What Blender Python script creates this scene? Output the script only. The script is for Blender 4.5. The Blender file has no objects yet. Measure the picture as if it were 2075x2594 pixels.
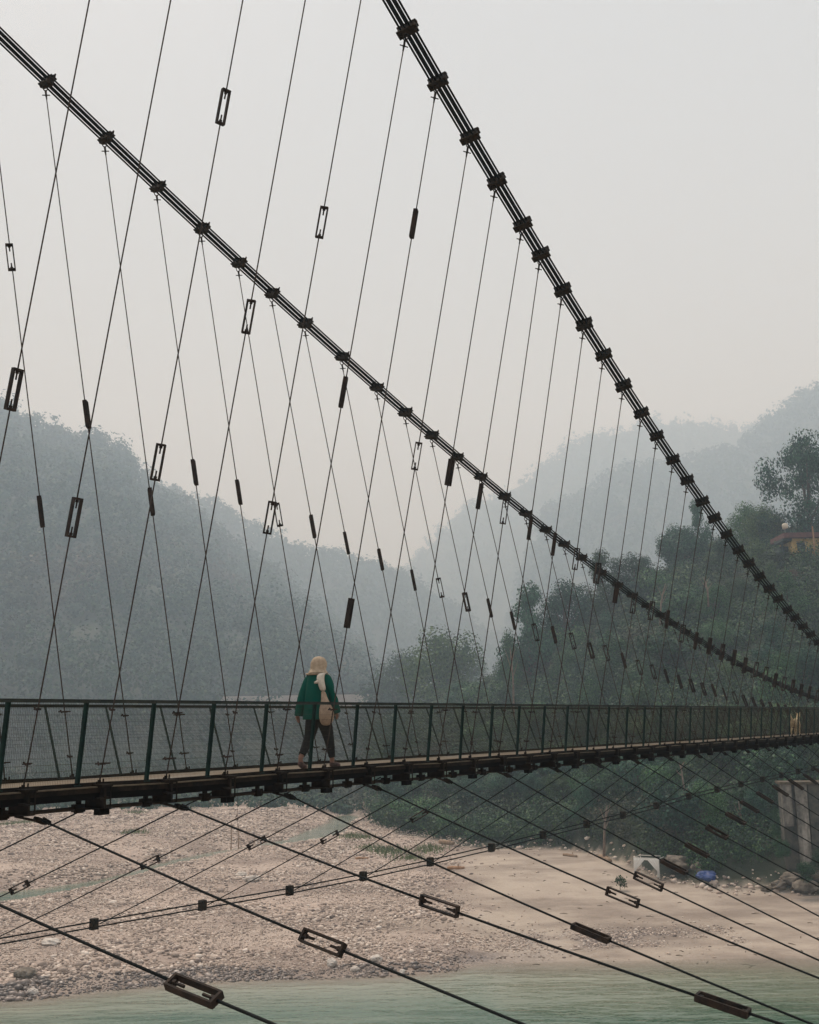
import bpy, bmesh, math, random
import numpy as np
from mathutils import Vector, Matrix
R_ = math.radians
rng = np.random.default_rng(7)
random.seed(7)
S = bpy.context.scene
COL = S.collection

# ------------------------------------------------------------------ camera and frames
F_PX, W_PX, H_PX = 2743.1, 2075.0, 2594.0
YAW, PITCH, ROLL = 0.97392, 0.19271, -0.0165
CX, CY, CZ = -7.3536, -10.8013, 0.5947
# bridge axes (X along the deck, Y across it to the far side) -> world (x right, y forward, camera above the origin)
BM = Matrix.Rotation(YAW, 4, 'Z') @ Matrix.Translation((-CX, -CY, 0))
def cam_axes():
    f = Vector((0, math.cos(PITCH), math.sin(PITCH))); r = Vector((1, 0, 0)); u = r.cross(f)
    c, s = math.cos(ROLL), math.sin(ROLL)
    return c*r + s*u, -s*r + c*u, f
CR, CU, CF = cam_axes()
cd = bpy.data.cameras.new('camera'); cam = bpy.data.objects.new('camera', cd); COL.objects.link(cam)
m = Matrix.Identity(4)
for i, a in enumerate((CR, CU, -CF)):
    for j in range(3): m[j][i] = a[j]
m.translation = (0, 0, CZ); cam.matrix_world = m
cd.sensor_fit = 'VERTICAL'; cd.sensor_height = 36; cd.lens = 36*F_PX/H_PX
cd.clip_start = .5; cd.clip_end = 6000
S.camera = cam
def ray(px, py):
    d = CF + CR*((px - W_PX/2)/F_PX) - CU*((py - H_PX/2)/F_PX)
    return d
def at(px, py, D):                       # the point a picture position has at the forward distance D
    d = ray(px, py); return Vector((0, 0, CZ)) + d*(D/d.y)
def on_z(px, py, z):                     # ... or at the height z
    d = ray(px, py); return Vector((0, 0, CZ)) + d*((z - CZ)/d.z)

# ------------------------------------------------------------------ materials
def mat(name, col, rough=.7, metal=0., spec=.5):
    M = bpy.data.materials.new(name); M.use_nodes = True
    b = M.node_tree.nodes['Principled BSDF']
    b.inputs['Base Color'].default_value = (*col, 1); b.inputs['Roughness'].default_value = rough
    b.inputs['Metallic'].default_value = metal; b.inputs['Specular IOR Level'].default_value = spec
    return M, M.node_tree, b
def nd(t, typ, **kw):
    n = t.nodes.new(typ)
    for k, v in kw.items(): setattr(n, k, v)
    return n
def ramp(t, src, stops, interp='LINEAR'):
    n = nd(t, 'ShaderNodeValToRGB'); n.color_ramp.interpolation = interp
    e = n.color_ramp.elements
    while len(e) < len(stops): e.new(.5)
    for el, (p, c) in zip(e, stops): el.position = p; el.color = (*c, 1) if len(c) == 3 else c
    t.links.new(src, n.inputs[0]); return n.outputs[0]
def coords(t): return nd(t, 'ShaderNodeTexCoord').outputs['Object']
def noise(t, co, scale, detail=4, rough=.55, vec=(1, 1, 1)):
    n = nd(t, 'ShaderNodeTexNoise'); n.inputs['Scale'].default_value = scale
    n.inputs['Detail'].default_value = detail; n.inputs['Roughness'].default_value = rough
    if vec != (1, 1, 1):
        mp = nd(t, 'ShaderNodeMapping'); mp.inputs['Scale'].default_value = vec; t.links.new(co, mp.inputs[0]); co = mp.outputs[0]
    t.links.new(co, n.inputs['Vector']); return n.outputs['Fac']
def mixc(t, fac, a, b):
    n = nd(t, 'ShaderNodeMix', data_type='RGBA')
    for s, v in ((n.inputs[0], fac), (n.inputs[6], a), (n.inputs[7], b)):
        if isinstance(v, (int, float)): s.default_value = v
        elif isinstance(v, tuple): s.default_value = (*v, 1)
        else: t.links.new(v, s)
    return n.outputs[2]
def bump(t, b, h, strength, dist):
    n = nd(t, 'ShaderNodeBump'); n.inputs['Strength'].default_value = strength; n.inputs['Distance'].default_value = dist
    t.links.new(h, n.inputs['Height']); t.links.new(n.outputs[0], b.inputs['Normal'])
def worn(name, c0, c1, scale=9, rough=.75, metal=0., bmp=.003, spec=.4):
    M, t, b = mat(name, c0, rough, metal, spec); co = coords(t)
    oi = nd(t, 'ShaderNodeObjectInfo'); va = nd(t, 'ShaderNodeVectorMath', operation='MULTIPLY_ADD'); va.inputs[1].default_value = (37., 53., 71.)
    t.links.new(oi.outputs['Random'], va.inputs[0]); t.links.new(co, va.inputs[2]); co = va.outputs[0]; n = noise(t, co, scale, 6, .65)
    t.links.new(ramp(t, n, [(.38, c0), (.66, c1)]), b.inputs['Base Color'])
    bump(t, b, noise(t, co, scale*5, 3), .5, bmp); return M
M_ROPE, t, b = mat('black_wire_rope', (.004, .0075, .008), .75, 0, .15)
co = coords(t); w = nd(t, 'ShaderNodeTexWave'); w.bands_direction = 'DIAGONAL'; w.inputs['Scale'].default_value = 60; t.links.new(co, w.inputs['Vector'])
bump(t, b, w.outputs['Fac'], .5, .004)
M_CLAMP = worn('rusty_dark_iron', (.007, .010, .010), (.044, .029, .018), 14, .8, 0, .003, .2)
M_ROD = worn('brown_steel_rod', (.026, .019, .015), (.050, .036, .027), 20, .75, 0, .003, .25)
M_TB = worn('rusted_turnbuckle_steel', (.008, .007, .006), (.038, .024, .016), 9, .8, 0, .003, .25)
M_GREEN = worn('dark_green_paint', (.002, .016, .013), (.006, .028, .022), 6, .7, 0, .003, .25)
M_RAIL = worn('dusty_green_rail_paint', (.006, .014, .011), (.028, .032, .024), 5, .8)
M_MESH = worn('weathered_wire_mesh', (.026, .028, .020), (.06, .050, .030), 3, .9, 0, .003, .15)
M_BEAM = worn('rust_stained_beam', (.0035, .003, .0022), (.022, .015, .009), 5, .95, 0, .004, .15)
M_BLACK = worn('black_paint_recess_shade', (.0015, .0015, .0015), (.004, .0035, .003), 5, 1., 0, .003, .1)  # black paint, with the shade of the edge beam recess put into the colour
M_FLANGE = worn('dusty_steel_flange', (.05, .038, .023), (.12, .095, .062), 4, .95)
M_PIPE = worn('brown_painted_pipe', (.016, .011, .008), (.036, .025, .017), 4, .9)
M_DECK, t, b = mat('dusty_deck_plate', (.3, .22, .15), .85); co = coords(t)
n1 = noise(t, co, .5, 5, .6, (1, 6, 1)); n2 = noise(t, co, 7, 4)
c = ramp(t, n1, [(.35, (.135, .088, .04)), (.5, (.145, .110, .066)), (.62, (.20, .19, .165))]); t.links.new(mixc(t, n2, c, (.12, .09, .052)), b.inputs['Base Color'])
M_CONC, t, b = mat('stained_concrete', (.3, .27, .23), .9); co = coords(t)
n1 = noise(t, co, .9, 6, .65, (1.2, 1.2, .22)); n2 = noise(t, co, 3, 5)
c = ramp(t, n1, [(.38, (.04, .045, .042)), (.52, (.11, .10, .085)), (.66, (.33, .30, .26))]); t.links.new(mixc(t, .25, c, ramp(t, n2, [(.4, (.1, .09, .075)), (.6, (.4, .36, .3))])), b.inputs['Base Color'])
bump(t, b, n2, .4, .03)
def foliage(name, stops, rough=.62, nsc=.35, patch=None):
    M, t, b = mat(name, stops[1], rough, 0, .25)
    g = nd(t, 'ShaderNodeNewGeometry'); n = noise(t, coords(t), nsc, 4)
    mx = nd(t, 'ShaderNodeMath', operation='MULTIPLY_ADD'); mx.inputs[1].default_value = .55; t.links.new(g.outputs['Random Per Island'], mx.inputs[0])
    m2 = nd(t, 'ShaderNodeMath', operation='MULTIPLY'); m2.inputs[1].default_value = .45; t.links.new(n, m2.inputs[0]); t.links.new(m2.outputs[0], mx.inputs[2])
    oi = nd(t, 'ShaderNodeObjectInfo'); m3 = nd(t, 'ShaderNodeMath', operation='MULTIPLY_ADD'); m3.inputs[1].default_value = .42; m3.inputs[2].default_value = -.21
    t.links.new(oi.outputs['Random'], m3.inputs[0]); m4 = nd(t, 'ShaderNodeMath', operation='ADD', use_clamp=True); t.links.new(mx.outputs[0], m4.inputs[0]); t.links.new(m3.outputs[0], m4.inputs[1])
    c = ramp(t, (m4 if patch is None else mx).outputs[0], [(.15, stops[0]), (.5, stops[1]), (.85, stops[2])])
    if patch: c = mixc(t, ramp(t, noise(t, coords(t), patch[0], 5, .6), [(.52, (0, 0, 0)), (.66, (1, 1, 1))]), c, mixc(t, g.outputs['Random Per Island'], patch[1], patch[2]))
    t.links.new(c, b.inputs['Base Color'])
    return M
M_LEAF = foliage('dark_broadleaf_foliage', [(.003, .021, .009), (.018, .072, .028), (.076, .180, .058)])
M_LEAF2 = foliage('olive_foliage', [(.005, .024, .008), (.031, .080, .024), (.108, .178, .048)])
M_LEAF3 = foliage('blue_green_foliage', [(.002, .019, .013), (.013, .064, .038), (.050, .148, .078)])
M_SHRUB = foliage('bank_shrub_foliage', [(.002, .018, .009), (.013, .058, .023), (.086, .158, .046)], .62, .2, (.05, (.014, .020, .011), (.070, .066, .036)))
M_RED = foliage('reddish_blossom_foliage', [(.015, .035, .018), (.050, .038, .025), (.16, .045, .042)])
M_GRASS = foliage('pale_grass_blades', [(.05, .09, .03), (.10, .15, .05), (.18, .2, .09)])
M_WOOD = foliage('hill_woodland', [(.004, .027, .017), (.014, .058, .033), (.064, .108, .050)], .7, .022, (.009, (.03, .028, .02), (.105, .085, .06)))
M_BARK = worn('grey_brown_bark', (.05, .04, .03), (.13, .11, .09), 3, .95, 0, .03)
M_DEADBARK = worn('pale_dead_bark', (.13, .095, .072), (.26, .20, .155), 3, .9, 0, .02)
M_HILL = worn('wooded_hill_soil', (.010, .030, .020), (.045, .052, .034), .03, .95, 0, .3)
M_STONE, t, b = mat('river_stone', (.4, .35, .3), .85, 0, .3)
g = nd(t, 'ShaderNodeNewGeometry')
c = ramp(t, g.outputs['Random Per Island'], [(0, (.15, .12, .105)), (.22, (.30, .24, .20)), (.55, (.46, .365, .30)), (.85, (.58, .475, .395)), (1, (.76, .67, .58))]); t.links.new(c, b.inputs['Base Color'])
bump(t, b, noise(t, coords(t), 6, 4), .4, .02)
M_ROCK = worn('bank_boulder_rock', (.075, .064, .05), (.23, .195, .155), 1.6, .9, 0, .06)
M_LOG = worn('orange_driftwood', (.30, .15, .07), (.42, .25, .14), 4, .85)
M_STAKE = worn('weathered_stake_wood', (.2, .13, .08), (.33, .24, .16), 5, .9)

# ------------------------------------------------------------------ mesh builder
class MB:
    def __init__(s): s.v = []; s.f = []
    def add(s, vs, fs):
        o = len(s.v); s.v += [tuple(p) for p in vs]; s.f += [tuple(i + o for i in q) for q in fs]; return s
    def box(s, c, d, rot=None, taper=1.):
        x, y, z = d[0]/2, d[1]/2, d[2]/2; c = Vector(c)
        vs = [Vector((sx*x*(taper if sz > 0 else 1), sy*y*(taper if sz > 0 else 1), sz*z)) for sz in (-1, 1) for sx, sy in ((-1, -1), (1, -1), (1, 1), (-1, 1))]
        if rot is not None: vs = [rot @ p for p in vs]
        return s.add([p + c for p in vs], [(3, 2, 1, 0), (4, 5, 6, 7), (0, 1, 5, 4), (1, 2, 6, 5), (2, 3, 7, 6), (3, 0, 4, 7)])
    def tube(s, pts, r, n=6, cap=True):
        pts = [Vector(p) for p in pts]; N = len(pts); rs = r if isinstance(r, (list, tuple)) else [r]*N
        vs = []; ref = None
        for i, p in enumerate(pts):
            t = (pts[min(i+1, N-1)] - pts[max(i-1, 0)]).normalized()
            if ref is None: ref = Vector((0, 0, 1)) if abs(t.z) < .9 else Vector((1, 0, 0))
            a = ref.cross(t)
            if a.length < 1e-6: a = Vector((0, 1, 0)).cross(t)
            a.normalize(); b = t.cross(a); ref = b.cross(a)*-1 if False else ref
            for k in range(n):
                th = 2*math.pi*k/n + math.pi/n; vs.append(p + (a*math.cos(th) + b*math.sin(th))*rs[i])
        fs = [(i*n + k, i*n + (k+1) % n, (i+1)*n + (k+1) % n, (i+1)*n + k) for i in range(N-1) for k in range(n)]
        if cap: fs += [tuple(range(n))[::-1], tuple((N-1)*n + k for k in range(n))]
        return s.add(vs, fs)
    def rings(s, rings, n=16, cap=True):           # loft: (centre, rx, ry[, matrix, power])
        vs = []
        for q in rings:
            c, rx, ry = Vector(q[0]), q[1], q[2]; Rm = q[3] if len(q) > 3 and q[3] is not None else None
            for k in range(n):
                th = 2*math.pi*k/n; p = Vector((math.cos(th)*rx, math.sin(th)*ry, 0))
                if Rm is not None: p = Rm @ p
                vs.append(c + p)
        N = len(rings)
        fs = [(i*n + k, i*n + (k+1) % n, (i+1)*n + (k+1) % n, (i+1)*n + k) for i in range(N-1) for k in range(n)]
        if cap: fs += [tuple(range(n))[::-1], tuple((N-1)*n + k for k in range(n))]
        return s.add(vs, fs)
    def torus(s, c, R, r, rot, n=14, k=6, sx=1., sy=1.):
        vs = []
        for i in range(n):
            a = 2*math.pi*i/n
            for j in range(k):
                b = 2*math.pi*j/k; q = Vector(((R + r*math.cos(b))*math.cos(a)*sx, (R + r*math.cos(b))*math.sin(a)*sy, r*math.sin(b)))
                vs.append(Vector(c) + rot @ q)
        return s.add(vs, [(i*k + j, ((i+1) % n)*k + j, ((i+1) % n)*k + (j+1) % k, i*k + (j+1) % k) for i in range(n) for j in range(k)])
    def mesh(s, name, smooth=False):
        me = bpy.data.meshes.new(name); me.from_pydata(s.v, [], s.f); me.update()
        if smooth: me.polygons.foreach_set('use_smooth', [True]*len(me.polygons))
        return me
    def build(s, name, material, parent=None, mw=None, smooth=False):
        return link(name, s.mesh(name, smooth), material, parent, mw)
def link(name, me, material=None, parent=None, mw=None):
    o = bpy.data.objects.new(name, me)
    if material and not me.materials: me.materials.append(material)
    COL.objects.link(o)
    if parent: o.parent = parent
    if mw is not None:
        if parent: o.matrix_local = mw
        else: o.matrix_world = mw
    return o
def tag(o, label=None, cat=None, group=None, kind=None):
    if label: o['label'] = label
    if cat: o['category'] = cat
    if group: o['group'] = group
    if kind: o['kind'] = kind
    return o
def empty(name, mw):
    o = bpy.data.objects.new(name, None); o.empty_display_size = .2; COL.objects.link(o); o.matrix_world = mw; return o
def npmesh(name, V, Fq, smooth=False):       # quads or triangles from arrays
    V = np.asarray(V, np.float32); Fq = np.asarray(Fq, np.int32); k = Fq.shape[1]
    me = bpy.data.meshes.new(name); me.vertices.add(len(V)); me.vertices.foreach_set('co', V.ravel())
    me.loops.add(Fq.size); me.loops.foreach_set('vertex_index', Fq.ravel())
    me.polygons.add(len(Fq)); me.polygons.foreach_set('loop_start', np.arange(0, Fq.size, k, dtype=np.int32))
    if smooth: me.polygons.foreach_set('use_smooth', np.ones(len(Fq), bool))
    me.update(calc_edges=True); me.validate(); return me
def BT(x, y, z): return BM @ Matrix.Translation((x, y, z))
ORD = 'first second third fourth fifth sixth seventh eighth ninth tenth eleventh twelfth thirteenth fourteenth fifteenth sixteenth seventeenth eighteenth nineteenth twentieth'.split()
def ordw(n):                                  # 1 -> first
    if n <= 20: return ORD[n-1]
    tens = {2: 'twenty', 3: 'thirty', 4: 'forty', 5: 'fifty'}[n//10]
    return {2: 'twentieth', 3: 'thirtieth', 4: 'fortieth', 5: 'fiftieth'}[n//10] if n % 10 == 0 else tens + '-' + ORD[n % 10 - 1]

# ------------------------------------------------------------------ the suspension bridge
XM = 50.6855                                   # midspan
HB = .855                                      # half width between the hanger feet
def cable(x, side):
    dz = .00436*(x - XM)**2; return Vector((x, side*(1.47 + .1631*dz), 1.0408 + dz))
CL_NEAR = dict(zip(range(4, 31), [4.28, 5.16, 6.18, 7.1, 8.07, 8.8, 9.74, 10.73, 11.69, 12.74, 13.77, 14.7, 15.75, 16.73, 17.84, 18.78, 19.77, 20.8, 21.76, 22.77, 23.78, 24.7, 25.76, 26.61, 27.58, 28.56, 29.57]))
CL_FAR = dict(zip(range(3, 24), [2.71, 3.89, 5.02, 6.07, 7.01, 7.91, 8.86, 10.0, 11.15, 12.16, 13.16, 14.18, 15.18, 16.25, 17.25, 18.27, 19.25, 20.23, 21.38, 22.43, 23.39]))
K0, K1 = -5, 49                               # hanger stations
def clamp_x(k, side):
    d = CL_NEAR if side < 0 else CL_FAR
    return d.get(k, k - .35 if (side < 0 and k > 30) else (k + .4 if (side > 0 and k > 23) else (k + .25 if side < 0 else k - .42)))
def cable_frame(x, side):
    p = cable(x, side); t = (cable(x + .05, side) - cable(x - .05, side)).normalized()
    L = Vector((0, 1, 0)); V = t.cross(L).normalized()
    if V.z < 0: V = -V
    L = V.cross(t)
    return p, t, L, V
# clamp meshes (shared): local x along the cable, y across it, z up from it
cb = MB()
cb.box((0, 0, -.088), (.15, .37, .032)); cb.box((0, 0, -.062), (.10, .33, .020)); cb.box((0, 0, .0), (.125, .325, .135)); cb.box((0, 0, .078), (.14, .36, .030))
for s in (-1, 1):
    cb.box((0, s*.155, -.015), (.045, .030, .15)); cb.box((.045, s*.150, -.015), (.02, .02, .15)); cb.box((-.045, s*.150, -.015), (.02, .02, .15))
CLAMP_ME = cb.mesh('clamp'); CLAMP_ME.materials.append(M_CLAMP)
bb = MB()
bb.tube([(0, 0, -.13), (0, 0, .165)], .017, 6); bb.tube([(0, 0, .098), (0, 0, .128)], .030, 6); bb.tube([(0, 0, -.128), (0, 0, -.104)], .026, 6)
BOLT_ME = bb.mesh('bolt'); BOLT_ME.materials.append(M_CLAMP)
for side in (-1, 1):
    root = empty('main_cable', BT(*cable(10, side)))
    inv = (BT(*cable(10, side))).inverted()
    where = 'near side of the bridge, the steeper one' if side < 0 else 'far side of the bridge, the shallower one'
    tag(root, 'black bundled suspension cable on the ' + where, 'cable', 'main suspension cables')
    xs = np.arange(-9, 60.1, .5)
    sa, sc = (.082, .044) if side < 0 else (.10, .028)
    for a in (-sa, 0, sa):
        for c in (-sc, sc):
            pts = []
            for x in xs:
                p, t, L, V = cable_frame(x, side); pts.append(p + L*a + V*c)
            MB().tube(pts, .0158, 8).build('strand', M_ROPE, root, inv @ BM, True)
    for k in range(K0, K1):
        x = clamp_x(k, side); p, t, L, V = cable_frame(x, side)
        al = R_(-13 if side < 0 else 17); L, V = L*math.cos(al) + V*math.sin(al), V*math.cos(al) - L*math.sin(al)
        mw = Matrix((( t.x, L.x, V.x, p.x), (t.y, L.y, V.y, p.y), (t.z, L.z, V.z, p.z), (0, 0, 0, 1)))
        c = link('clamp', CLAMP_ME, None, root, inv @ BM @ mw @ Matrix.Diagonal((.84*random.uniform(.92, 1.08), .86*random.uniform(.95, 1.05), .78*random.uniform(.93, 1.08), 1)) @ Matrix.Rotation(random.uniform(-.07, .07), 4, 'X'))
        for s in (-1, 1): link('bolt', BOLT_ME, None, c, Matrix.Translation((0, s*.155, 0)))
# hanger pieces
tb = MB()
for s in (-1, 1): tb.box((s*.046, 0, 0), (.015, .062, .40))
for s in (-1, 1): tb.box((0, 0, s*.205), (.107, .060, .022)); tb.tube([(0, 0, s*.218), (0, 0, s*.10)], .010, 6); tb.tube([(0, 0, s*.191), (0, 0, s*.165)], .020, 6)
TB_ME = tb.mesh('turnbuckle'); TB_ME.materials.append(M_TB)
sh = MB()
sh.torus((0, 0, -.045), .040, .0095, Matrix.Rotation(R_(90), 3, 'X') @ Matrix.Rotation(0, 3, 'Z'), 14, 6, .85, 1.25)
sh.tube([(0, 0, -.09), (0, 0, -.26)], [.019, .011], 6); sh.tube([(-.062, 0, -.18), (.062, 0, -.18)], .0095, 6); sh.box((0, 0, -.18), (.032, .032, .034))
SH_ME = sh.mesh('shackle'); SH_ME.materials.append(M_CLAMP)
tie = MB(); tie.tube([(-.085, 0, 0), (.085, .01, .004)], .0085, 6); tie.box((0, 0, 0), (.05, .04, .022)); tie.tube([(-.05, -.02, -.012), (-.05, .02, .02)], .011, 5)
TIE_ME = tie.mesh('tie_bolt'); TIE_ME.materials.append(M_TB)
ft = MB(); ft.box((0, 0, .0), (.20, .12, .016)); ft.tube([(0, 0, 0), (0, 0, .05)], .02, 6); ft.tube([(.07, .02, 0), (.075, .02, .06)], .010, 6); ft.tube([(-.06, -.03, 0), (-.06, -.03, .035)], .011, 6)
FT_ME = ft.mesh('foot_plate'); FT_ME.materials.append(M_BEAM)
OPEN, EDGE, SLIT = R_(-56), R_(34), R_(8)
TBN = {-4: [(.2, OPEN)], -3: [(.2, OPEN)], -2: [(.16, OPEN)], -1: [(.318, R_(-5))], 0: [(.235, R_(-10))], 1: [(.311, OPEN), (.676, R_(-20))], 2: [(.502, OPEN)], 3: [(.303, OPEN), (.668, OPEN)], 4: [(.498, EDGE)], 5: [(.218, SLIT + .15), (.79, EDGE - .15)],
       6: [(.483, OPEN)], 7: [(.493, R_(-5))], 8: [(.488, EDGE - .2)], 9: [(.488, OPEN)], 10: [(.49, EDGE)], 11: [(.49, EDGE - .2)], 12: [(.49, OPEN)], 13: [(.49, OPEN + .3)]}
TBF = {-4: [(.2, EDGE)], -3: [(.2, EDGE)], -2: [(.2, EDGE)], -1: [(.25, EDGE)], 0: [(.3, EDGE)], 1: [(.3, EDGE)], 2: [(.309, EDGE + .25), (.648, OPEN + .35)], 3: [(.475, EDGE)], 4: [(.384, EDGE + .3)], 5: [(.469, EDGE)], 6: [(.472, EDGE)], 7: [(.463, OPEN)], 8: [(.472, EDGE + .2)], 9: [(.469, EDGE)], 10: [(.468, EDGE + .1)], 11: [(.452, EDGE)], 12: [(.464, OPEN)], 13: [(.454, OPEN + .5)], 14: [(.468, EDGE)], 15: [(.456, EDGE)], 16: [(.445, OPEN)], 17: [(.468, EDGE + .1)], 18: [(.474, OPEN)], 19: [(.46, OPEN + .4)]}
for side in (-1, 1):
    nm = 'near-side' if side < 0 else 'far-side'
    for k in range(K0, K1):
        foot = Vector((k, side*HB, -.01)); p, t, L, V = cable_frame(clamp_x(k, side), side); top = p - V*.118
        q = BT(*foot); root = empty('hanger_rod', q)
        n = k - 5
        if k >= 6: lab = f'{nm} thin steel hanger rod, {ordw(n)} to the right of the walking person'
        else: lab = f'{nm} thin steel hanger rod, {ordw(1 - n)} to the left of the walking person'
        tag(root, lab, 'hanger rod', nm + ' hanger rods')
        d = top - foot; ln = d.length; u = d/ln
        sag = Vector((random.uniform(-.012, .012), 0, 0))
        az = Vector((1, 0, 0)); ay = u.cross(az).normalized(); ax = ay.cross(u)
        rot = Matrix(((ax.x, ay.x, u.x), (ax.y, ay.y, u.y), (ax.z, ay.z, u.z))).to_4x4()
        lst = (TBN if side < 0 else TBF).get(k) or [(.475 + random.uniform(-.012, .012), random.choice([EDGE, EDGE - .3, EDGE + .25, OPEN, OPEN + .5]))]
        cuts = sorted((fr - .175/ln, fr + .175/ln) for fr, _ in lst); segs = []; q0 = 0.
        for c0, c1 in cuts: segs.append((q0, c0)); q0 = c1
        segs.append((q0, 1 - .17/ln)); rd = MB()
        for s0, s1 in segs: rd.tube([d*(s0 + (s1 - s0)*i/4) + sag*math.sin(math.pi*(s0 + (s1 - s0)*i/4)) for i in range(5)], .0085, 6)
        rd.build('rod', M_ROD, root, None, True)
        for fr, ang in lst:
            link('turnbuckle', TB_ME, None, root, Matrix.Translation(d*fr) @ rot @ Matrix.Rotation(ang, 4, 'Z'))
        link('shackle', SH_ME, None, root, Matrix.Translation(d) @ rot @ Matrix.Rotation(R_(-40), 4, 'Z'))
        if k < 30:
            for zz in (.24, .80): link('tie_bolt', TIE_ME, None, root, Matrix.Translation(d*((zz + random.uniform(-.03, .03))/d.z)) @ Matrix.Rotation(random.uniform(-.5, .5), 4, 'Z'))
        link('foot_plate', FT_ME, None, root, Matrix.Translation((0, 0, -.012)))

# the deck
X0, X1 = -6.5, 56.
deck = empty('footbridge_deck', BT(8, 0, 0)); dinv = Matrix.Translation((-8, 0, 0))
tag(deck, 'long narrow footbridge deck of dusty plates on rusty steel beams', 'bridge deck')
MB().box(((X0 + X1)/2, 0, -.055), (X1 - X0, 1.62, .03)).build('walkway', M_DECK, deck, dinv)
for side in (-1, 1):
    a, f_, w_ = MB(), MB(), MB()
    k = int(X0) - 1
    jz = lambda x: .006*math.sin(x*2.1) + .004*math.sin(x*5.3 + 1)
    for k in range(-7, 56):
        p0, p1 = Vector((k + .0, 0, jz(k))), Vector((k + 1., 0, jz(k + 1)))
        ang = math.atan2(p1.z - p0.z, 1.); rot = Matrix.Rotation(-ang, 3, 'Y'); zc = (p0.z + p1.z)/2; xc = k + .5
        a.box((xc, side*.835, -.022 + zc), (.996, .035, .044), rot)
        f_.box((xc, side*.872, -.050 + zc), (.994, .105, .014), rot)
        a.box((xc, side*.895, -.085 + zc), (.992, .016, .055), rot)
        w_.box((xc, side*.872, -.150 + zc), (.990, .016, .074), rot)  # recessed web, its shadow painted in as near black
    e = a.build('edge_beam', M_BEAM, deck, dinv); f_.build('flange', M_FLANGE, e); w_.build('web', M_BLACK, e)
xb = MB()                                       # a floor beam, two stacked I sections
for zc, hh in ((-.105, .125), (-.228, .117)):
    half = .965
    if zc > -.2:
        xb.box((0, 0, zc), (.03, 2*half, hh - .02)); xb.box((0, 0, zc + hh/2 - .005), (.15, 2*half, .010)); xb.box((0, 0, zc - hh/2 + .005), (.15, 2*half, .010))
    else:
        for s in (-1, 1):
            xb.box((0, s*(half - .16), zc), (.03, .32, hh - .02)); xb.box((0, s*(half - .16), zc - hh/2 + .005), (.15, .32, .010)); xb.box((0, s*(half - .16), zc + hh/2 - .007), (.15, .32, .010))
for s in (-1, 1):
    xb.box((.068, s*.972, -.16), (.014, .012, .24)); xb.box((0, s*.95, -.03), (.16, .09, .024))
XB_ME = xb.mesh('cross_beam'); XB_ME.materials.append(M_BEAM)
hb = MB(); hb.box((.0, 0, -.318), (.14, .10, .064)); hb.box((0, 0, -.288), (.165, .13, .010)); HB_ME = hb.mesh('hanging_plate'); HB_ME.materials.append(M_BLACK)
for k in range(-6, 53):
    c = link('cross_beam', XB_ME, None, deck, dinv @ Matrix.Translation((k, 0, 0)))
    if k % 2: link('hanging_plate', HB_ME, None, c, Matrix.Translation((.01, -.90, 0)))
pp = MB().tube([(X0, -.49, -.30)] + [(x, -.49, -.30 + jz(x)) for x in range(-6, 56)], .024, 8).build('service_pipe', M_PIPE, deck, dinv, True)
pb = MB(); pb.box((0, 0, 0), (.13, .09, .085)); pb.box((0, 0, .075), (.05, .04, .10)); pb.box((0, -.01, -.045), (.10, .05, .02)); PB_ME = pb.mesh('pipe_bracket'); PB_ME.materials.append(M_BEAM)
for k in range(-6, 53): link('pipe_bracket', PB_ME, None, deck, dinv @ Matrix.Translation((k + .02, -.49, -.29)))

# railings
wm = MB(); Hr = .90
pitch = .0215
NV = int(1/pitch)
for i in range(NV):
    x = (i + .5)/NV; wm.tube([(x, 0, 0), (x, 0, 1)], (.0015), 3, False)
for j in range(1, 12):
    z = j/12.; wm.tube([(0, 0, z), (1, 0, z)], .0013, 3, False)
WM_ME = wm.mesh('mesh_panel'); WM_ME.materials.append(M_MESH)
for side in (-1, 1):
    nm = 'near' if side < 0 else 'far'
    root = empty('railing', BT(5.7, side*HB, -.02)); rinv = Matrix.Translation((-5.7, -side*HB, .02))
    tag(root, f'dark green mesh railing with slanted posts along the {nm} edge of the deck', 'railing', 'deck railings')
    yt = side*(HB + .0775) if side < 0 else 1.20; yb = side*.835; xo = .7 if side < 0 else .78
    tr = MB()
    for k in range(-7, 55): tr.box((k + xo + .5, yt, .9075), (.998, .042, .014)); tr.box((k + xo + .5, yt + side*.018, .893), (.998, .006, .036))
    tr.build('top_rail', M_RAIL, root, rinv)
    po = MB(); d = Vector((0, yt - yb, .92)); po.tube([(0, 0, 0), d], .001, 4)
    po = MB(); u = d.normalized(); ax = Vector((1, 0, 0)); ay = u.cross(ax)
    rm = Matrix(((ax.x, ay.x, u.x), (ax.y, ay.y, u.y), (ax.z, ay.z, u.z)))
    w_ = .050 if side < 0 else .034
    po.box(d/2, (w_, .008, d.length), rm); po.box(d/2 + ay*-.012*side*-1 + ax*w_*.42, (.008, .026, d.length), rm); po.box((0, 0, .0), (.10, .05, .012))
    PO_ME = po.mesh('post'); PO_ME.materials.append(M_GREEN)
    for k in range(-7, 55):
        link('post', PO_ME, None, root, rinv @ Matrix.Translation((k + xo, yb, -.02)) @ Matrix.Rotation(random.uniform(-.013, .013), 4, 'Y'))
        sl = Matrix(((1, 0, 0, k + xo), (0, 1, (yt - yb)*.98, yb - side*.006), (0, 0, .90, -.01), (0, 0, 0, 1)))
        link('mesh_panel', WM_ME, None, root, rinv @ sl)

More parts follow.
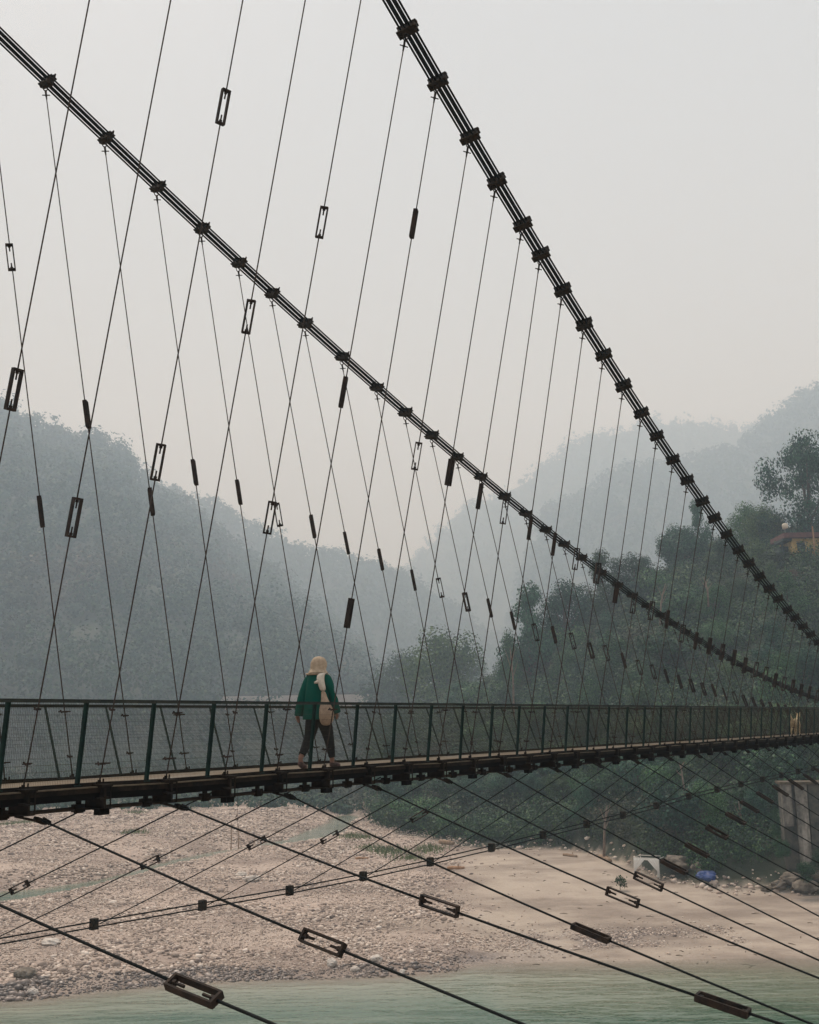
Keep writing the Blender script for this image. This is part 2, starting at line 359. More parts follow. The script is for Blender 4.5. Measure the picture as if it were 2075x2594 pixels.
# storm cable on the far side, and the guy ropes that reach it; the near one passes below the frame
FS = {8: (7.48, -3.3), 10: (6.45, -3.14), 12: (5.75, -3.05), 14: (5.2, -2.95), 16: (4.62, -2.81), 18: (4.03, -2.64), 20: (3.56, -2.48), 22: (3.2, -2.35), 24: (2.94, -2.24), 26: (2.68, -2.1), 28: (2.35, -1.93), 30: (2.08, -1.82), 32: (1.89, -1.75), 34: (1.72, -1.68), 36: (1.59, -1.62), 38: (1.49, -1.57), 40: (1.41, -1.53), 42: (1.35, -1.5), 44: (1.3, -1.48), 46: (1.27, -1.46), 48: (1.25, -1.45), 50: (1.24, -1.44)}
for k, yz in zip((6, 4, 2, 0, -2, -4, -6, -8, -10), ((8.45, -3.46), (9.5, -3.64), (10.6, -3.82), (11.8, -4.0), (13.1, -4.2), (14.5, -4.4), (16, -4.6), (17.6, -4.85), (19.2, -5.1))): FS[k] = yz
SL = {-6: .13, -4: .16, -2: .188, 0: .233, 2: .239, 4: .316, 6: .337, 8: .406, 10: .47, 12: .512, 14: .528, 16: .55, 18: .565, 20: .605, 22: .655, 24: .685, 26: .72, 28: .78, 30: .85, 32: .92, 34: 1.0, 36: 1.05, 38: 1.1, 40: 1.1, 42: 1.1, 44: 1.1, 46: 1.1, 48: 1.1}
ks = sorted(FS)
def gusset():
    g = MB(); g.box((0, 0, .03), (.10, .13, .15)); g.box((0, 0, -.05), (.14, .09, .03)); g.box((0, 0, .11), (.12, .10, .02)); return g
GU = gusset().mesh('clamp_block'); GU.materials.append(M_CLAMP)
fsroot = empty('storm_cable', BT(8, *FS[8])); finv = BT(8, *FS[8]).inverted()
tag(fsroot, 'twin black storm cable with block clamps slanting up below the deck', 'cable')
def fsp(x):
    import bisect
    i = min(max(bisect.bisect(ks, x) - 1, 0), len(ks) - 2); a, b = ks[i], ks[i+1]; tt = (x - a)/(b - a)
    return Vector((x, FS[a][0]*(1-tt) + FS[b][0]*tt, FS[a][1]*(1-tt) + FS[b][1]*tt))
for dz in (.075, -.03):
    MB().tube([fsp(x) + Vector((0, 0, dz)) for x in ks], .015, 6).build('strand', M_ROPE, fsroot, finv @ BM, True)
for k in ks: link('clamp', GU, None, fsroot, finv @ BT(*fsp(k)) @ Matrix.Scale(1.15, 4))
# tie plate that the guys of the near side leave from
tp = MB()
tp.box((.06, 0, -.31), (.34, .05, .022), Matrix.Rotation(R_(14), 3, 'Y')); tp.box((.20, 0, -.335), (.14, .07, .05), Matrix.Rotation(R_(20), 3, 'Y')); tp.tube([(.25, 0, -.33), (.31, -.02, -.37)], .025, 6); tp.tube([(.27, .04, -.31), (.27, -.06, -.36)], .012, 6)
TP_ME = tp.mesh('tie_plate'); TP_ME.materials.append(M_BEAM)
gt = MB()
for s in (-1, 1): gt.box((s*.05, 0, 0), (.015, .060, .42))
for s in (-1, 1): gt.box((0, 0, s*.215), (.114, .058, .022)); gt.tube([(0, 0, s*.21), (0, 0, s*.09)], .012, 6); gt.tube([(0, 0, s*.20), (0, 0, s*.168)], .022, 6)
GT_ME = gt.mesh('turnbuckle'); GT_ME.materials.append(M_TB)
def guy(k, a, bpt, fr, ang, lab, grp, tie_plate, r, droop):
    root = empty('guy_rope', BT(*a)); tag(root, lab, 'guy rope', grp)
    d = bpt - a; u = d.normalized(); rp = MB(); L_ = d.length; cuts = ([fr] if fr else []) + ([.529] if k == 2 and tie_plate else []); q0 = 0.
    for c_ in cuts + [None]:
        q1 = 1. if c_ is None else c_ - .17/L_
        rp.tube([d*q + Vector((0, 0, -droop*4*q*(1 - q))) for q in [q0 + (q1 - q0)*i/6 for i in range(7)]], r, 6)
        if c_ is not None: q0 = c_ + .17/L_
    rp.build('rope', M_ROPE, root, None, True)
    if fr:
        az = Vector((0, 0, 1)); ax = u.cross(az).normalized(); ay = u.cross(ax)
        rot = Matrix(((ax.x, ay.x, u.x), (ax.y, ay.y, u.y), (ax.z, ay.z, u.z))).to_4x4()
        link('turnbuckle', GT_ME, None, root, Matrix.Translation(d*fr + Vector((0, 0, -droop*4*fr*(1 - fr)))) @ rot @ Matrix.Rotation(ang, 4, 'Z'))
    if k == 2 and tie_plate: link('turnbuckle', GT_ME, None, root, Matrix.Translation(d*.529 + Vector((0, 0, -droop*4*.529*.471))) @ rot @ Matrix.Rotation(.1, 4, 'Z'))
    if tie_plate: link('tie_plate', TP_ME, None, root, Matrix.Translation((-.2, .03, .33)))
NTB = {-2: (5.27, .5), 0: (4.75, 1.0), 2: (4.63, 1.55), 4: (5.32, .05), 6: (4.83, 1.5), 8: (4.36, 1.6), 10: (3.98, .1), 12: (3.65, .1), 14: (3.34, .6), 16: (3.07, .2)}
FTB = {2: (.0, 0), 4: (.0, 0)}
def near_end(k):                               # lower end of a near-side guy, and how far the rope hangs in between
    yN = -(1.22*FS[k][0] + .35) if k < 30 else -(FS[k][0]*1.3 + .4)
    if k < -2: yN = -9.0
    if k < -2 or k > 16: return Vector((k, yN, -.3 + SL[k]*(yN + .9))), .04
    dr = .17 if k < 6 else (.12 if k < 12 else .08); yt = -NTB[k][0]; f = (yt + .93)/(yN + .93); zt_ = -.3 + SL[k]*(yt + .9)
    return Vector((k, yN, -.345 + (zt_ + .345 + 4*dr*f*(1 - f))/f)), dr
for i, k in enumerate(range(-6, 50, 2)):
    a = Vector((k + .2, -.93, -.345)); bpt, droop_ = near_end(k)
    tbd = NTB.get(k, (None, 0)); d = bpt - a
    fr = (tbd[0] - .93)/abs(bpt.y - a.y) if tbd[0] else (.42 if k > 16 and k < 32 else None)
    guy(k, a, bpt, fr, tbd[1] if tbd[0] else .1, f'near-side guy rope slanting down to the right below the deck, {ordw(i + 1)} counted rightwards', 'near-side guy ropes', k < 40, .0125, droop_)
FG = {-2: .55, 0: .5, 2: (.33), 4: (.47), 6: .43, 8: .40, 10: .45, 12: .36}
for i, k in enumerate(range(-8, 50, 2)):
    a = Vector((k + .05, .35, -.30)); bpt = fsp(k) + Vector((.12, -.03, .02))
    guy(k, a, bpt, FG.get(k), 1.45 if k % 4 else 1.2, f'far-side guy rope slanting down to the left below the deck, {ordw(i + 1)} counted rightwards', 'far-side guy ropes', False, .0105, .02)
# the near storm cable, just below what the picture shows
nst = empty('storm_cable', BT(20, -5, -3)); ninv = BT(20, -5, -3).inverted()
tag(nst, 'twin storm cable gathering the near-side guy ropes outside the frame', 'cable')
npts = []
for k in range(2, 50, 2):
    npts.append(near_end(k)[0])
for dz in (.05, -.05): MB().tube([p + Vector((0, 0, dz)) for p in npts], .015, 6).build('strand', M_ROPE, nst, ninv @ BM, True)
# loose wires hanging from the deck
for i, (px, y0, y1, lab) in enumerate(((602, 2006, 2145, 'thin loose wire with a small hook hanging below the deck'), (663, 2012, 2028, 'short curled loose wire below the deck, shortest of the hanging wires'), (677, 2000, 2114, 'thin loose wire hanging below the deck between two others'), (714, 1998, 2092, 'thin loose wire hanging below the deck, nearest to the walker'))):
    D = 14.4 + i*.55; p0, p1 = at(px, y0, D), at(px, y1, D); root = empty('dangling_wire', Matrix.Translation(p0)); tag(root, lab, 'wire', 'loose wires below the deck')
    d = p1 - p0; d.x = 0; d.y = 0
    pts = [Vector((0, 0, .06)), Vector((.004, 0, d.z*.5)), d + Vector((.002, 0, .02)), d + Vector((-.02, 0, 0))]
    MB().tube(pts, .0022, 4).build('wire', M_ROD, root)
    if i == 0: MB().tube([(0, 0, d.z*.42), (-.015, 0, d.z*.45), (-.02, 0, d.z*.49), (.012, 0, d.z*.51), (.016, 0, d.z*.46)], .006, 5).build('hook', M_TB, root)
# ------------------------------------------------------------------ the walking person, the bag and the dog
def skin(name, nodes, edges, material, parent, sub=2, root=0):
    me = bpy.data.meshes.new(name); me.from_pydata([n[:3] for n in nodes], edges, []); o = bpy.data.objects.new('tmp', me); COL.objects.link(o)
    md = o.modifiers.new('s', 'SKIN'); md.use_smooth_shade = True
    for i, n in enumerate(nodes):
        r = n[3]; r = r if isinstance(r, tuple) else (r, r); sv = me.skin_vertices[0].data[i]; sv.radius = r; sv.use_root = (i == root)
    o.modifiers.new('u', 'SUBSURF').levels = sub; o.modifiers['u'].render_levels = sub
    dg = bpy.context.evaluated_depsgraph_get(); ev = o.evaluated_get(dg); m2 = bpy.data.meshes.new_from_object(ev); m2.name = name
    bpy.data.objects.remove(o); m2.materials.clear()
    m2.polygons.foreach_set('use_smooth', [True]*len(m2.polygons)); return link(name, m2, material, parent)
M_SKIN, t, b = mat('brown_skin', (.26, .13, .085), .55)
M_SWEAT, t, b = mat('emerald_knit', (.003, .070, .050), .95, 0, .15); bump(t, b, noise(t, coords(t), 60, 2), .4, .004)
M_TROU = worn('dark_checked_cloth', (.003, .004, .0045), (.009, .009, .009), 30, .95)
M_SCARF = worn('beige_headscarf', (.33, .25, .17), (.46, .36, .255), 25, .95)
M_BAG = worn('cream_bag_cloth', (.29, .205, .14), (.42, .31, .22), 18, .95); M_STRAP = worn('off_white_strap_cloth', (.46, .40, .32), (.58, .52, .43), 20, .95)
M_SHOE = worn('pinkish_brown_shoe', (.045, .024, .02), (.13, .065, .055), 12, .7)
PX_, PY_ = 5.56, -.30
proot = empty('person', BT(PX_, PY_, -.04)); tag(proot, 'person in an emerald sweater and beige headscarf walking away along the deck', 'person')
nodes = [(0, 0, .88, (.12, .10)), (0, 0, 1.06, (.12, .095)), (0, 0, 1.25, (.135, .10)), (.0, 0, 1.37, (.07, .06)), (.015, 0, 1.44, (.05, .052)), (.03, 0, 1.51, (.075, .088)), (.03, 0, 1.58, (.07, .08)),
         (0, .16, 1.33, .058), (-.06, .235, 1.09, .045), (-.10, .295, .83, .028), (-.105, .305, .77, (.032, .018)), (0, -.16, 1.33, .058), (.03, -.255, 1.09, .045), (.13, -.245, .87, .028), (.15, -.24, .81, (.03, .018)),
         (0, .085, .83, .095), (-.07, .09, .47, .06), (-.30, .095, .15, .038), (-.275, .095, .075, .036), (-.18, .095, .02, .03), (0, -.085, .83, .095), (.13, -.09, .46, .06), (.23, -.09, .11, .038), (.22, -.09, .05, .036), (.37, -.10, .035, .03)]
edges = [(0, 1), (1, 2), (2, 3), (3, 4), (4, 5), (5, 6), (2, 7), (7, 8), (8, 9), (9, 10), (2, 11), (11, 12), (12, 13), (13, 14), (0, 15), (15, 16), (16, 17), (17, 18), (18, 19), (0, 20), (20, 21), (21, 22), (22, 23), (23, 24)]
def fingers(base, palm, down, side, curl):      # four fingers and a thumb off a palm node
    p = Vector(nodes[palm][:3]); down = Vector(down).normalized(); side = Vector(side).normalized(); c = Vector(curl)
    for i, (off, ln) in enumerate(((-.027, .066), (-.009, .078), (.009, .074), (.026, .058))):
        a = p + side*off + down*.028; j = len(nodes)
        for q in (0, .5, 1.): v = a + down*ln*q*(.98) + c*(q*q*.03); nodes.append((*v, .0085 - .002*q))
        edges.extend([(palm, j), (j, j+1), (j+1, j+2)])
    a = p + side*-.03 + down*-.005; j = len(nodes)
    for q in (0, .5, 1.): v = a + (down*.7 + side*-.55).normalized()*.05*q + c*.02*q; nodes.append((*v, .010 - .002*q))
    edges.extend([(palm, j), (j, j+1), (j+1, j+2)])
fingers(9, 10, (0, .02, -1), (1, -.1, 0), (.3, -.5, 0)); fingers(13, 14, (.3, .05, -1), (1, .1, .3), (.3, .5, 0))
body = skin('body', nodes, edges, M_SKIN, proot)
# facial features of the turned-away face
M_EYE, _, _ = mat('eye_white', (.7, .68, .65), .3); M_IRIS, _, _ = mat('dark_iris', (.02, .012, .008), .3); M_LIP, _, _ = mat('lips', (.28, .09, .07), .5)
for s in (-1, 1):
    e = MB().rings([((.098, s*.032, 1.526 + z), r, r) for z, r in ((-.011, .002), (-.006, .009), (0, .0115), (.006, .009), (.011, .002))], 8).build('eye', M_EYE, proot, None, True)
    MB().rings([((.1075, s*.032, 1.526 + z), r*.4, r) for z, r in ((-.006, .001), (0, .0055), (.006, .001))], 8).build('iris', M_IRIS, e)
MB().rings([((.108, 0, 1.475), .016, .017), ((.118, 0, 1.487), .017, .015), ((.104, 0, 1.525), .008, .008)], 8).build('nose', M_SKIN, proot, None, True)
MB().rings([((.100, 0, 1.447), .006, .012), ((.104, 0, 1.453), .008, .024), ((.101, 0, 1.460), .006, .014)], 8).build('mouth', M_LIP, proot, None, True)
def cloth_loft(rings, n=28, amp=.006, seed=0, cap=False, skip=None):
    m_ = MB(); R2 = []
    for j, q in enumerate(rings):
        c = Vector(q[0]); vs = []
        Rm = q[3] if len(q) > 3 else None
        for k in range(n):
            th = 2*math.pi*k/n; w = 1 + amp/max(q[1], .02)*(math.sin(th*5 + seed + j*.9) + .7*math.sin(th*9 + seed*2 - j*1.3))
            p = Vector((math.cos(th)*q[1]*w, math.sin(th)*q[2]*w, 0)); p = Rm @ p if Rm else p; vs.append(c + p)
        R2.append(vs)
    fs = [(j*n + k, j*n + (k+1) % n, (j+1)*n + (k+1) % n, (j+1)*n + k) for j in range(len(rings)-1) for k in range(n) if not (skip and skip(j, k, n))]
    if cap: fs += [tuple(range(n))[::-1], tuple((len(rings)-1)*n + k for k in range(n))]
    m_.add([p for r in R2 for p in r], fs); return m_
def subd(o, th=.008):
    a = o.modifiers.new('t', 'SOLIDIFY'); a.thickness = th; a.offset = 1; s_ = o.modifiers.new('u', 'SUBSURF'); s_.levels = 1; s_.render_levels = 1; return o
sw = cloth_loft([((-.02, .0, .715), .165, .232), ((-.02, 0, .73), .168, .236), ((-.015, 0, .86), .160, .222), ((-.01, 0, 1.0), .150, .205), ((-.005, 0, 1.14), .146, .20), ((0, 0, 1.27), .135, .205), ((0, 0, 1.345), .112, .195), ((.0, 0, 1.385), .09, .14), ((.005, 0, 1.415), .068, .08)], 30, .006, 1)
subd(sw.build('sweater', M_SWEAT, proot, None, True))
def limb(pts, rs, seed, n=16, amp=.004):
    R2 = []; P = [Vector(p) for p in pts]
    for i, p in enumerate(P):
        tv = (P[min(i+1, len(P)-1)] - P[max(i-1, 0)]).normalized(); q = Vector((0, 0, 1)).rotation_difference(tv).to_matrix(); R2.append((p, rs[i], rs[i]*.95, q))
    return cloth_loft(R2, n, amp, seed)
swo = bpy.data.objects['sweater']
for pts, sd_ in ((((-.0, .135, 1.335), (-.01, .19, 1.27), (-.045, .232, 1.14), (-.075, .262, 1.0), (-.095, .285, .87), (-.10, .295, .765)), 2), (((0, -.135, 1.335), (.0, -.19, 1.27), (.01, -.24, 1.15), (.035, -.258, 1.06), (.09, -.25, .94), (.14, -.244, .81)), 4)):
    subd(limb(pts, [.075, .082, .072, .064, .060, .064], sd_).build('sleeve', M_SWEAT, swo, None, True))
tr_ = cloth_loft([((0, 0, .98), .13, .17), ((0, 0, .90), .155, .185), ((0, 0, .80), .16, .19), ((0, 0, .70), .14, .18)], 26, .004, 3).build('trousers', M_TROU, proot, None, True); subd(tr_)
for pts, sd_ in ((((0, .075, .80), (-.03, .085, .65), (-.08, .09, .48), (-.17, .093, .33), (-.275, .095, .19)), 5), (((0, -.075, .80), (.06, -.085, .65), (.13, -.09, .48), (.19, -.09, .30), (.225, -.09, .15)), 6)):
    subd(limb(pts, [.116, .104, .080, .060, .046], sd_).build('trouser_leg', M_TROU, tr_, None, True))
front = lambda j, k, n: 2 <= j <= 5 and (k < n*.11 or k >= n*.89)
hsc = cloth_loft([((-.015, -.012, 1.402), .138, .148), ((-.012, -.010, 1.415), .134, .142), ((-.004, -.004, 1.438), .116, .120), ((.006, 0, 1.465), .113, .110), ((.014, 0, 1.51), .124, .116), ((.018, 0, 1.56), .124, .115), ((.018, 0, 1.605), .106, .098), ((.016, 0, 1.638), .066, .062), ((.015, 0, 1.652), .012, .012)], 28, .003, 7, False, front).build('headscarf', M_SCARF, proot, None, True); subd(hsc)
hk = cloth_loft([((-.08, .03, 1.405), .06, .135), ((-.10, .02, 1.388), .05, .125), ((-.105, .02, 1.375), .03, .10)], 16, .004, 9, True).build('scarf_fold', M_SCARF, hsc, None, True)
for pts in (((-.325, .095, .105), (-.28, .095, .06), (-.21, .095, .025), (-.15, .095, .022)), ((.18, -.09, .045), (.24, -.092, .05), (.31, -.097, .04), (.40, -.105, .03))):
    sh_m = MB(); P = [Vector(p) for p in pts]; sh_m.tube(P, [.036, .046, .046, .026], 10); subd(sh_m.build('shoe', M_SHOE, proot, None, True), .003)
broot = empty('shoulder_bag', BT(PX_ - .13, PY_ - .26, -.04 + .62)); tag(broot, 'cream cloth shoulder bag hanging at the walking person\'s right side', 'bag')
bq = lambda p: (p[0] + .13, p[1] + .26, p[2] - .62)
pouch = cloth_loft([(bq((-.13, -.26, .625)), .03, .03), (bq((-.13, -.262, .645)), .075, .07), (bq((-.13, -.265, .70)), .115, .095), (bq((-.13, -.265, .78)), .125, .105), (bq((-.13, -.26, .86)), .112, .095), (bq((-.13, -.25, .93)), .075, .07), (bq((-.13, -.235, 1.0)), .05, .045), (bq((-.132, -.22, 1.08)), .036, .032), (bq((-.135, -.205, 1.13)), .026, .024)], 20, .006, 3, True); subd(pouch.build('pouch', M_BAG, broot, None, True), .004)
kn = cloth_loft([(bq((-.137, -.205, 1.13)), .03, .026), (bq((-.14, -.20, 1.16)), .052, .042), (bq((-.145, -.19, 1.22)), .055, .042), (bq((-.147, -.165, 1.29)), .062, .05), (bq((-.12, -.145, 1.36)), .06, .055), (bq((-.06, -.14, 1.405)), .04, .05), (bq((.03, -.14, 1.40)), .04, .05), (bq((.10, -.13, 1.33)), .03, .045), (bq((.145, -.15, 1.15)), .02, .035), (bq((.16, -.19, 1.02)), .02, .03)], 14, .007, 11, True); subd(kn.build('strap', M_STRAP, broot, None, True), .004)
MB().rings([(bq((-.17, -.155, 1.285)), .03, .045), (bq((-.20, -.14, 1.265)), .032, .045), (bq((-.205, -.125, 1.24)), .015, .03)], 10).build('knot', M_STRAP, broot, None, True)
# dog, far along the deck
M_DOG = worn('pale_tan_fur', (.50, .37, .20), (.62, .48, .30), 14, .95, 0, .008)
dx = 34.
for _ in range(60):                                # where the deck passes under that place
    pw = BM @ Vector((dx, -.15, -.03)); pr = (pw - Vector((0, 0, CZ))); xx = W_PX/2 + F_PX*pr.dot(CR)/pr.dot(CF); dx += (2014 - xx)*.012
droot = empty('dog', BT(dx, -.15, -.04)); tag(droot, 'pale tan dog standing far along the deck near the right edge', 'dog')
nodes = [(0, 0, .47, (.10, .12)), (.18, 0, .48, (.085, .10)), (.36, 0, .47, (.11, .14)), (.47, 0, .55, (.07, .08)), (.57, 0, .68, (.06, .065)), (.66, 0, .70, (.055, .06)), (.76, 0, .665, (.032, .035)), (.80, 0, .66, .026),
         (-.13, 0, .52, .05), (-.21, .02, .62, .026), (-.20, .05, .74, .022), (-.13, .07, .78, .016)]
edges = [(0, 1), (1, 2), (2, 3), (3, 4), (4, 5), (5, 6), (6, 7), (0, 8), (8, 9), (9, 10), (10, 11)]
def chain(start, pts):
    pv_ = start
    for p in pts: nodes.append(p); edges.append((pv_, len(nodes) - 1)); pv_ = len(nodes) - 1
for s in (-1, 1):
    o_ = .0 if s > 0 else .06
    chain(0, [(-.06 + o_*.5, s*.08, .40, .07), (.03 + o_, s*.085, .27, .045), (-.10 + o_, s*.085, .16, .026), (-.07 + o_, s*.085, .03, .024), (-.02 + o_, s*.085, .015, .022)])
    chain(2, [(.36 - o_*.3, s*.085, .36, .055), (.35 - o_, s*.085, .22, .034), (.37 - o_, s*.085, .04, .024), (.41 - o_, s*.085, .015, .023)])
    chain(5, [(.62, s*.05, .755, .022), (.61, s*.075, .79, .010)])
skin('body', nodes, edges, M_DOG, droot)
# ------------------------------------------------------------------ terrain
ZW = -13.4                                     # water level
def vnoise(x, y, seed=0):
    seed = int(seed)
    xi = np.floor(x).astype(np.int64); yi = np.floor(y).astype(np.int64); fx = x - xi; fy = y - yi
    fx = fx*fx*(3 - 2*fx); fy = fy*fy*(3 - 2*fy)
    def h(a, b):
        n = (a*374761393 + b*668265263 + seed*974711) & 0x7fffffff; n = ((n ^ (n >> 13))*1274126177) & 0x7fffffff
        return ((n ^ (n >> 16)) & 0xffff)/65535.
    return (h(xi, yi)*(1-fx) + h(xi+1, yi)*fx)*(1-fy) + (h(xi, yi+1)*(1-fx) + h(xi+1, yi+1)*fx)*fy
def fbm(x, y, seed=0, o=4):
    s = 0; a = .5
    for i in range(o): s = s + a*(vnoise(x*2**i, y*2**i, seed + i) - .5); a *= .5
    return s
def sst(a, b, x): t = np.clip((x - a)/(b - a), 0, 1); return t*t*(3 - 2*t)
shore = [on_z(px, py, ZW) for px, py in ((-300, 2546), (0, 2534), (122, 2526), (207, 2513), (353, 2499), (487, 2487), (700, 2479), (813, 2478), (985, 2471), (1064, 2466), (1157, 2457), (1189, 2446), (1208, 2439), (1300, 2441), (1500, 2437), (1749, 2432), (2075, 2431), (2400, 2428))]
SU = np.array([p.x/p.y for p in shore]); SD = np.array([p.y for p in shore])
SU = np.concatenate(([-2.5], SU, [2.5])); SD = np.concatenate(([SD[0]*.9], SD, [SD[-1]]))
bank = [on_z(px, py, -12.6) for px, py in ((925, 2075), (1010, 2125), (1150, 2150), (1300, 2158), (1450, 2163), (1560, 2186), (1650, 2222), (1800, 2252), (1900, 2250), (2075, 2258))]
BU = np.array([p.x/p.y for p in bank]); BD = np.array([p.y for p in bank])
DT = np.interp(BU, [-.05, 0, .06, .12, .18, .24, .31, .37], [300, 280, 255, 240, 232, 232, 227, 205])
ZT = np.interp(BU, [-.05, 0, .06, .12, .18, .24, .31, .37], [-6, 0, 4, 11, 19, 28.5, 31, 32])
BU = np.concatenate((BU, [.6, 2.5])); BD = np.concatenate((BD, [95, 110])); DT = np.concatenate((DT, [205, 230])); ZT = np.concatenate((ZT, [37, 40]))
chan = [on_z(px, py, -12.9) for px, py in ((-200, 2275), (0, 2258), (150, 2243), (290, 2215), (390, 2190), (470, 2168), (560, 2150), (660, 2138), (760, 2118), (850, 2085), (905, 2052), (940, 2020))]
CHX = np.array([p.x for p in chan]); CHY = np.array([p.y for p in chan])
def chan_d(x, y):
    d = np.full(np.shape(x), 1e9)
    for i in range(len(CHX) - 1):
        ax, ay, bx, by = CHX[i], CHY[i], CHX[i+1], CHY[i+1]; L2 = (bx-ax)**2 + (by-ay)**2
        t = np.clip(((x-ax)*(bx-ax) + (y-ay)*(by-ay))/L2, 0, 1); d = np.minimum(d, np.hypot(x - ax - t*(bx-ax), y - ay - t*(by-ay)))
    return d
def ground_h(x, y):
    x = np.asarray(x, float); y = np.asarray(y, float); yy = np.maximum(y, 1.)
    u = np.clip(x/yy, -2.4, 2.4); ds = np.interp(u, SU, SD); d = y - ds
    sand = sst(.03, .075, u)
    up = (1 - sand)*(.62*sst(0, 6, d) + .55*sst(4, 70, d)) + sand*(.022*np.clip(d, 0, 30) + .45*sst(12, 40, d))
    dn = np.clip(-d, 0, 60)*(.10*(1 - sand) + .055*sand)
    h = ZW + np.where(d > 0, up, -dn) + fbm(x/9, y/9, 3)*.55*sst(0, 12, d)*(1 - .6*sand) + fbm(x/2.2, y/2.2, 9)*.16*sst(-1, 5, d)*(1 - .75*sand) + sand*fbm(x/7, y/1.6, 19)*.10*sst(-3, 2, d)
    cdist = chan_d(x, y); h = h - 1.55*np.exp(-(cdist/(2.4 + 3.2*sst(105, 150, y) + 2.4*sst(-.25, -.37, u)))**2)*sst(1, 8, d)
    b = np.interp(u, BU, BD); tt = np.interp(u, BU, DT); zt = np.interp(u, BU, ZT); s = np.clip((y - b)/(tt - b), 0, 1.6)
    rise = (zt + 12.6)*np.where(s < 1, .55*s + .45*s*s*(3 - 2*s), 1 + .25*(s - 1)) + 1.6*sst(0, .04, s)*(u > .1)
    m_ = sst(-.065, -.035, u)*(y > 30)
    h = h + m_*(s > 0)*(rise + fbm(x/14, y/14, 21)*3.5*sst(0, .25, s))
    h = np.where(y < 26, np.maximum(h, ZW - 1.5 + 11*sst(26, -14, y)), h)
    return h
def on_ground(px, py):                          # where the sight line of a picture position meets the ground
    d = ray(px, py); Ds = np.arange(46, 240, .1); X = d.x/d.y*Ds; Z = CZ + d.z/d.y*Ds; hit = np.nonzero(Z <= ground_h(X, Ds))[0]
    i = hit[0] if len(hit) else -1; return Vector((X[i], Ds[i], float(ground_h(X[i:i+1] if i >= 0 else X[-1:], Ds[i:i+1] if i >= 0 else Ds[-1:])[0])))
def axis(parts):
    a = []
    for lo, hi, st in parts: a += list(np.arange(lo, hi, st))
    return np.array(a + [parts[-1][1]])
gx = axis([(-2500, -1500, 250), (-1500, -300, 120), (-300, -100, 20), (-100, -40, 2.2), (-40, 42, .62), (42, 90, 1.6), (90, 300, 15), (300, 1500, 120), (1500, 2500, 250)])
gy = axis([(-400, 0, 25), (0, 48, 4), (48, 76, .5), (76, 130, .9), (130, 230, 1.8), (230, 500, 15), (500, 1500, 60), (1500, 3700, 220)])
GX, GY = np.meshgrid(gx, gy); GZ = ground_h(GX, GY)
def grid_faces(nx, ny):
    i = np.arange(nx*ny).reshape(ny, nx); return np.stack([i[:-1, :-1], i[:-1, 1:], i[1:, 1:], i[1:, :-1]], -1).reshape(-1, 4)
me = npmesh('ground', np.stack([GX, GY, GZ], -1).reshape(-1, 3), grid_faces(len(gx), len(gy)), True)
U = GX/np.maximum(GY, 1); dsh = GY - np.interp(np.clip(U, -2.4, 2.4), SU, SD)
sandm = sst(.02, .07, U + fbm(GX/6, GY/6, 5)*.06); sandm = np.maximum(sandm, .8*sst(.0, .5, fbm(GX/11, GY/11, 31)*1.6)*sst(-.16, -.02, U))
bd = np.interp(np.clip(U, -2.4, 2.4), BU, BD)
soil = sst(-.3, .9, GY - bd + fbm(GX/2.2, GY/2.2, 8)*4)*sst(-.065, -.03, U); soil = np.maximum(soil, sst(186, 205, GY + fbm(GX/20, GY/20, 4)*30))
# a band of coarse gravel lying on the sand
gr = np.exp(-((GY - (73.5 + (GX - 8)*.12))/2.6)**2)*sst(4, 9, GX)*sst(21, 15, GX)*sst(-.25, .2, fbm(GX/3, GY/2, 77)) + .9*np.exp(-((GY - 69)/1.8)**2 - ((GX - 4.)/4)**2)*sst(-.25, .2, fbm(GX/2, GY/2, 78))
wet = np.maximum(sst(1.2, -.6, dsh*(.35 + .65*(1 - sandm))), (1 - sandm)*sst(3.6, 1.6, dsh + fbm(GX/3, GY/3, 55)*3))*(dsh > -40)
for nm, arr in (('sand', sandm), ('soil', soil), ('gravel', np.clip(gr, 0, 1)), ('wet', wet)):
    at_ = me.attributes.new(nm, 'FLOAT', 'POINT'); at_.data.foreach_set('value', arr.astype(np.float32).ravel())
M_GROUND, t, b = mat('river_bed_ground', (.4, .35, .3), .9, 0, .25); co = coords(t)
def attr(t, nm): n = nd(t, 'ShaderNodeAttribute'); n.attribute_name = nm; return n.outputs['Fac']
vo = nd(t, 'ShaderNodeTexVoronoi'); vo.inputs['Scale'].default_value = 3.2; t.links.new(co, vo.inputs['Vector'])
sp = nd(t, 'ShaderNodeSeparateColor'); t.links.new(vo.outputs['Color'], sp.inputs[0])
vo2 = nd(t, 'ShaderNodeTexVoronoi'); vo2.inputs['Scale'].default_value = 8; t.links.new(co, vo2.inputs['Vector'])
sp2 = nd(t, 'ShaderNodeSeparateColor'); t.links.new(vo2.outputs['Color'], sp2.inputs[0])
pebc = mixc(t, .5, ramp(t, sp.outputs[0], [(0, (.18, .142, .122)), (.5, (.38, .30, .25)), (1, (.54, .44, .37))]), ramp(t, sp2.outputs[0], [(0, (.21, .165, .14)), (.5, (.40, .32, .265)), (1, (.56, .46, .39))]))
pebc = mixc(t, ramp(t, noise(t, co, .18, 4), [(.4, (0, 0, 0)), (.62, (1, 1, 1))]), pebc, mixc(t, .6, pebc, (.42, .345, .29)))
big = noise(t, co, .3, 5, .6, (1, 1, 1)); fine = noise(t, co, 14, 3)
sandc = mixc(t, fine, ramp(t, big, [(.35, (.33, .275, .225)), (.65, (.455, .39, .32))]), (.38, .32, .262))
gravc = ramp(t, sp2.outputs[1], [(0, (.09, .085, .085)), (.6, (.22, .195, .185)), (1, (.38, .33, .30))])
